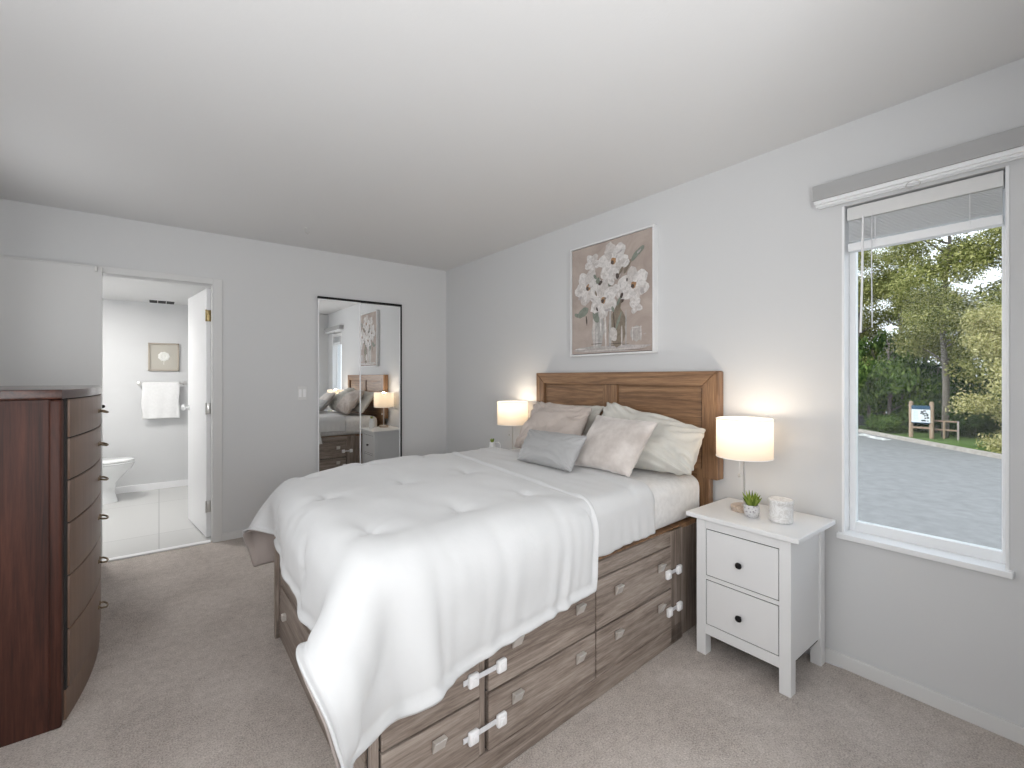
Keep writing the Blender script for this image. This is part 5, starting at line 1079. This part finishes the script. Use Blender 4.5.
# rail fence to its right
t = thing('rail_fence', 'low two-rail fence with a white end post beside the notice board', 'fence', (25.7, 3.9, GZ))
for i, (yy, m_) in enumerate(((3.92, M['post']), (3.50, M['vinyl']))):
    b = NB(); box(b, 25.66, 25.72, yy - .03, yy + .03, GZ, GZ + .80, .005); obj('post', b, M['post'] if i == 0 else M['kerb'], t)
for z_ in (.38, .74):
    b = NB(); box(b, 25.70, 25.74, 3.50, 4.25, GZ + z_, GZ + z_ + .06, .005); obj('rail', b, M['post'], t)
# dark fence and parked car far left
t = thing('board_fence', 'dark grey board fence beyond the road at the left of the window view', 'fence', (29.5, 8.0, GZ))
b = NB()
for k in range(22): box(b, 29.5, 29.54, 6.75 + k * .152, 6.895 + k * .152, GZ, GZ + 1.15, .004)
obj('fence_boards', b, M['darkfence'], t)
b = NB(); box(b, 29.49, 29.56, 6.70, 10.15, GZ + 1.15, GZ + 1.21, .004); obj('cap_rail', b, M['kerb'], t)
b = NB(); box(b, 29.42, 29.50, 6.70, 6.80, GZ, GZ + 1.9, .004); obj('end_post', b, M['post'], t)
t = thing('house', 'white walled house glimpsed through the trees behind the dark fence', 'house', (40, 13, GZ))
b = NB(); box(b, 40, 46, 9.0, 17, GZ, GZ + 2.6); obj('house_wall', b, M['vinyl'], t)
b = NB(); prism(b, [(39.5, 8.6), (46.5, 8.6), (46.5, 17.4), (39.5, 17.4)], GZ + 2.6, GZ + 2.9); obj('roof', b, M['darkfence'], t)
b = NB(); box(b, 39.95, 40, 11.0, 12.0, GZ + .9, GZ + 1.9); obj('window', b, M['dark'], t)

def leaf_cloud(rnd, blobs, n, size, droop=0.0, gap=None):
    """random leaf-sized quads filling ellipsoid blobs (c, r) near their surface"""
    vs, fs = [], []
    tot = sum(r_[0] * r_[1] + r_[1] * r_[2] + r_[0] * r_[2] for c_, r_ in blobs)
    for c_, r_ in blobs:
        k_ = int(n * (r_[0] * r_[1] + r_[1] * r_[2] + r_[0] * r_[2]) / tot)
        # clusters inside the blob
        for q in range(k_ // 9):
            d = Vector((rnd.gauss(0, 1), rnd.gauss(0, 1), rnd.gauss(0, 1))).normalized() * (rnd.random() ** .45)
            cc = Vector((c_[0] + d.x * r_[0], c_[1] + d.y * r_[1], c_[2] + d.z * r_[2]))
            for _ in range(9):
                p = cc + Vector((rnd.gauss(0, .13), rnd.gauss(0, .13), rnd.gauss(0, .09) - droop * rnd.random() * .5))
                a = Vector((rnd.gauss(0, 1), rnd.gauss(0, 1), rnd.gauss(0, 1) - droop * 3)).normalized()
                bb = a.cross(Vector((rnd.gauss(0, 1), rnd.gauss(0, 1), rnd.gauss(0, 1)))).normalized()
                s_ = size * rnd.uniform(.6, 1.3); i0 = len(vs)
                vs += [p - a * s_, p + bb * s_ * .45, p + a * s_, p - bb * s_ * .45]; fs.append((i0, i0 + 1, i0 + 2, i0 + 3))
    return vs, fs
def tree_mesh(name, seed, h, r, nl, m, trunk_r=.14, low=.25, size=.10, droop=0.0, nblob=16, fl=0.0):
    """returns (trunk mesh, foliage mesh) at the origin"""
    rnd = random.Random(seed); b = NB()
    tp = [Vector((0.10 * math.sin(k * .9 + seed) * k / 4, .10 * math.cos(k * 1.1 + seed) * k / 4, h * .92 * k / 8)) for k in range(9)]
    tube(b, tp, trunk_r, 10, radii=[trunk_r * (1 - .085 * k) for k in range(9)])
    blobs = []
    for k in range(nblob):
        zz = h * (low + (1 - low) * (k + .5) / nblob); f_ = max(fl, 1 - abs((zz / h - .55)) * .9)
        a = rnd.uniform(0, 2 * PI); rad = r * f_ * rnd.uniform(.35, .85)
        c_ = Vector((math.cos(a) * rad, math.sin(a) * rad, zz)); rr = r * rnd.uniform(.34, .55) * f_
        blobs.append((c_, (rr, rr, rr * .62)))
        b0 = Vector((0, 0, zz - rad * .5)); b0.x, b0.y = [tp[min(8, int(zz / h * 8))][i_] for i_ in (0, 1)]
        tube(b, [b0, (b0 + c_) / 2 + Vector((0, 0, .1)), c_], .03, 6, radii=[trunk_r * .35, trunk_r * .22, .01])
    me1 = bpy.data.meshes.new('trunk'); b.to_mesh(me1); b.free(); me1.materials.append(M['bark'])
    for p in me1.polygons: p.use_smooth = True
    vs, fs = leaf_cloud(rnd, blobs, nl, size, droop)
    me2 = bpy.data.meshes.new('foliage'); me2.from_pydata(vs, [], fs); me2.materials.append(m)
    return me1, me2
def plant_tree(meshes, x, y, rz, sc_, label, name='tree', group=None, cat='tree', z=GZ):
    r_ = thing(name, label, cat, (x, y, z), group); r_.rotation_euler.z = rz; r_.scale = (sc_, sc_, sc_)
    for nm, me in zip(('trunk', 'foliage'), meshes):
        o = bpy.data.objects.new(nm, me); COL.objects.link(o); o.parent = r_
    return r_
T1 = tree_mesh('a', 1, 11.5, 2.5, 36000, M['leaf_y'], .11, .22, .056, nblob=20)
T2 = tree_mesh('b', 2, 10.5, 2.3, 34000, M['leaf_y'], .135, .33, .056, nblob=20)
T3 = tree_mesh('c', 3, 8.5, 2.4, 34000, M['leaf_y'], .10, .12, .056, nblob=20)
T4 = tree_mesh('d', 4, 10.5, 2.8, 14000, M['leaf_g'], .2, .2, .11)
TD = tree_mesh('e', 5, 4.6, 1.7, 9000, M['leaf_g'], .09, .28, .11, droop=.8, nblob=12)
TP = tree_mesh('f', 6, 5.0, 1.45, 34000, M['leaf_p'], .07, .0, .055, nblob=26, fl=.85)
TB = tree_mesh('g', 7, 3.2, 2.0, 8000, M['leaf_d'], .05, .0, .12, nblob=14)
G_ = 'trees across the road'
plant_tree(T2, 26.4, 4.0, .3, 1.0, 'tall yellow-green tree whose grey trunk rises right behind the notice board', group=G_)
plant_tree(T1, 28.2, 7.6, 2.1, .98, 'yellow-green tree at the left edge of the window view', group=G_)
plant_tree(T1, 27.6, 2.0, 4.2, 1.0, 'yellow-green tree right of the grey trunk behind the low fence', group=G_)
plant_tree(T2, 28.6, 5.9, 1.2, .92, 'yellow-green tree between the notice board and the dark fence', group=G_)
plant_tree(T3, 26.6, 1.1, .5, 1.25, 'mid-green tree at the right edge of the window view', group=G_)
plant_tree(TD, 27.6, 6.1, .7, 1.0, 'drooping green tree left of the notice board', group=G_)
plant_tree(TD, 27.9, 7.0, 2.7, .95, 'drooping green tree beside the dark fence', group=G_)
plant_tree(TP, 22.9, 1.75, 1.0, 1.0, 'pale cream-leaved shrub tree at the right, close to the kerb', name='flowering_shrub', group=G_)
for i, (x, y, rz, s_) in enumerate(((33, 10.5, 0, .8), (33.5, 5.8, 1.9, .72), (32.5, 2.0, 3.1, .7), (31, -1.4, 4.5, .8), (35, 13.5, 5.2, .8))):
    plant_tree(T4, x, y, rz, s_, ('farthest left green tree of the back row, behind the dark fence', 'green tree of the back row directly behind the notice board', 'green tree of the back row, right of the grey trunk', 'rightmost green tree of the back row', 'green tree behind the white house wall')[i], group='back row of trees')
for i, (x, y, rz, s_) in enumerate(((28.4, 4.6, 0, .8), (27.6, 3.2, 1.5, .75), (29.6, 6.6, 2.6, .85), (26.6, 1.9, 3.7, .8), (30.5, 8.6, 4.4, .8), (26.0, .3, 5.2, .8), (30.2, 2.6, 5.9, 1.1), (31, 5.0, .6, 1.1))):
    plant_tree(TB, x, y, rz, s_, ('dark undergrowth bush just behind the notice board', 'dark bush behind the low rail fence', 'dark bush left of the drooping trees', 'dark bush between the rail fence and the cream shrub', 'dark bush behind the dark board fence', 'dark bush at the right edge behind the cream shrub', 'larger dark bush behind the rail fence bush', 'larger dark bush far behind the notice board')[i], name='bush', group='undergrowth', cat='bush')
# fern clump / low bright shrub by the sign
plant_tree(T2, 30.0, .6, 2.3, 1.15, 'yellow-green tree at the far right, behind the cream-leaved shrub', group=G_)
TL = tree_mesh('h', 9, 1.0, 1.1, 2600, M['leaf_g'], .03, .0, .10, nblob=10)
plant_tree(TL, 26.9, 6.2, .4, .75, 'low bright green shrub left of the notice board', name='shrub', cat='shrub')
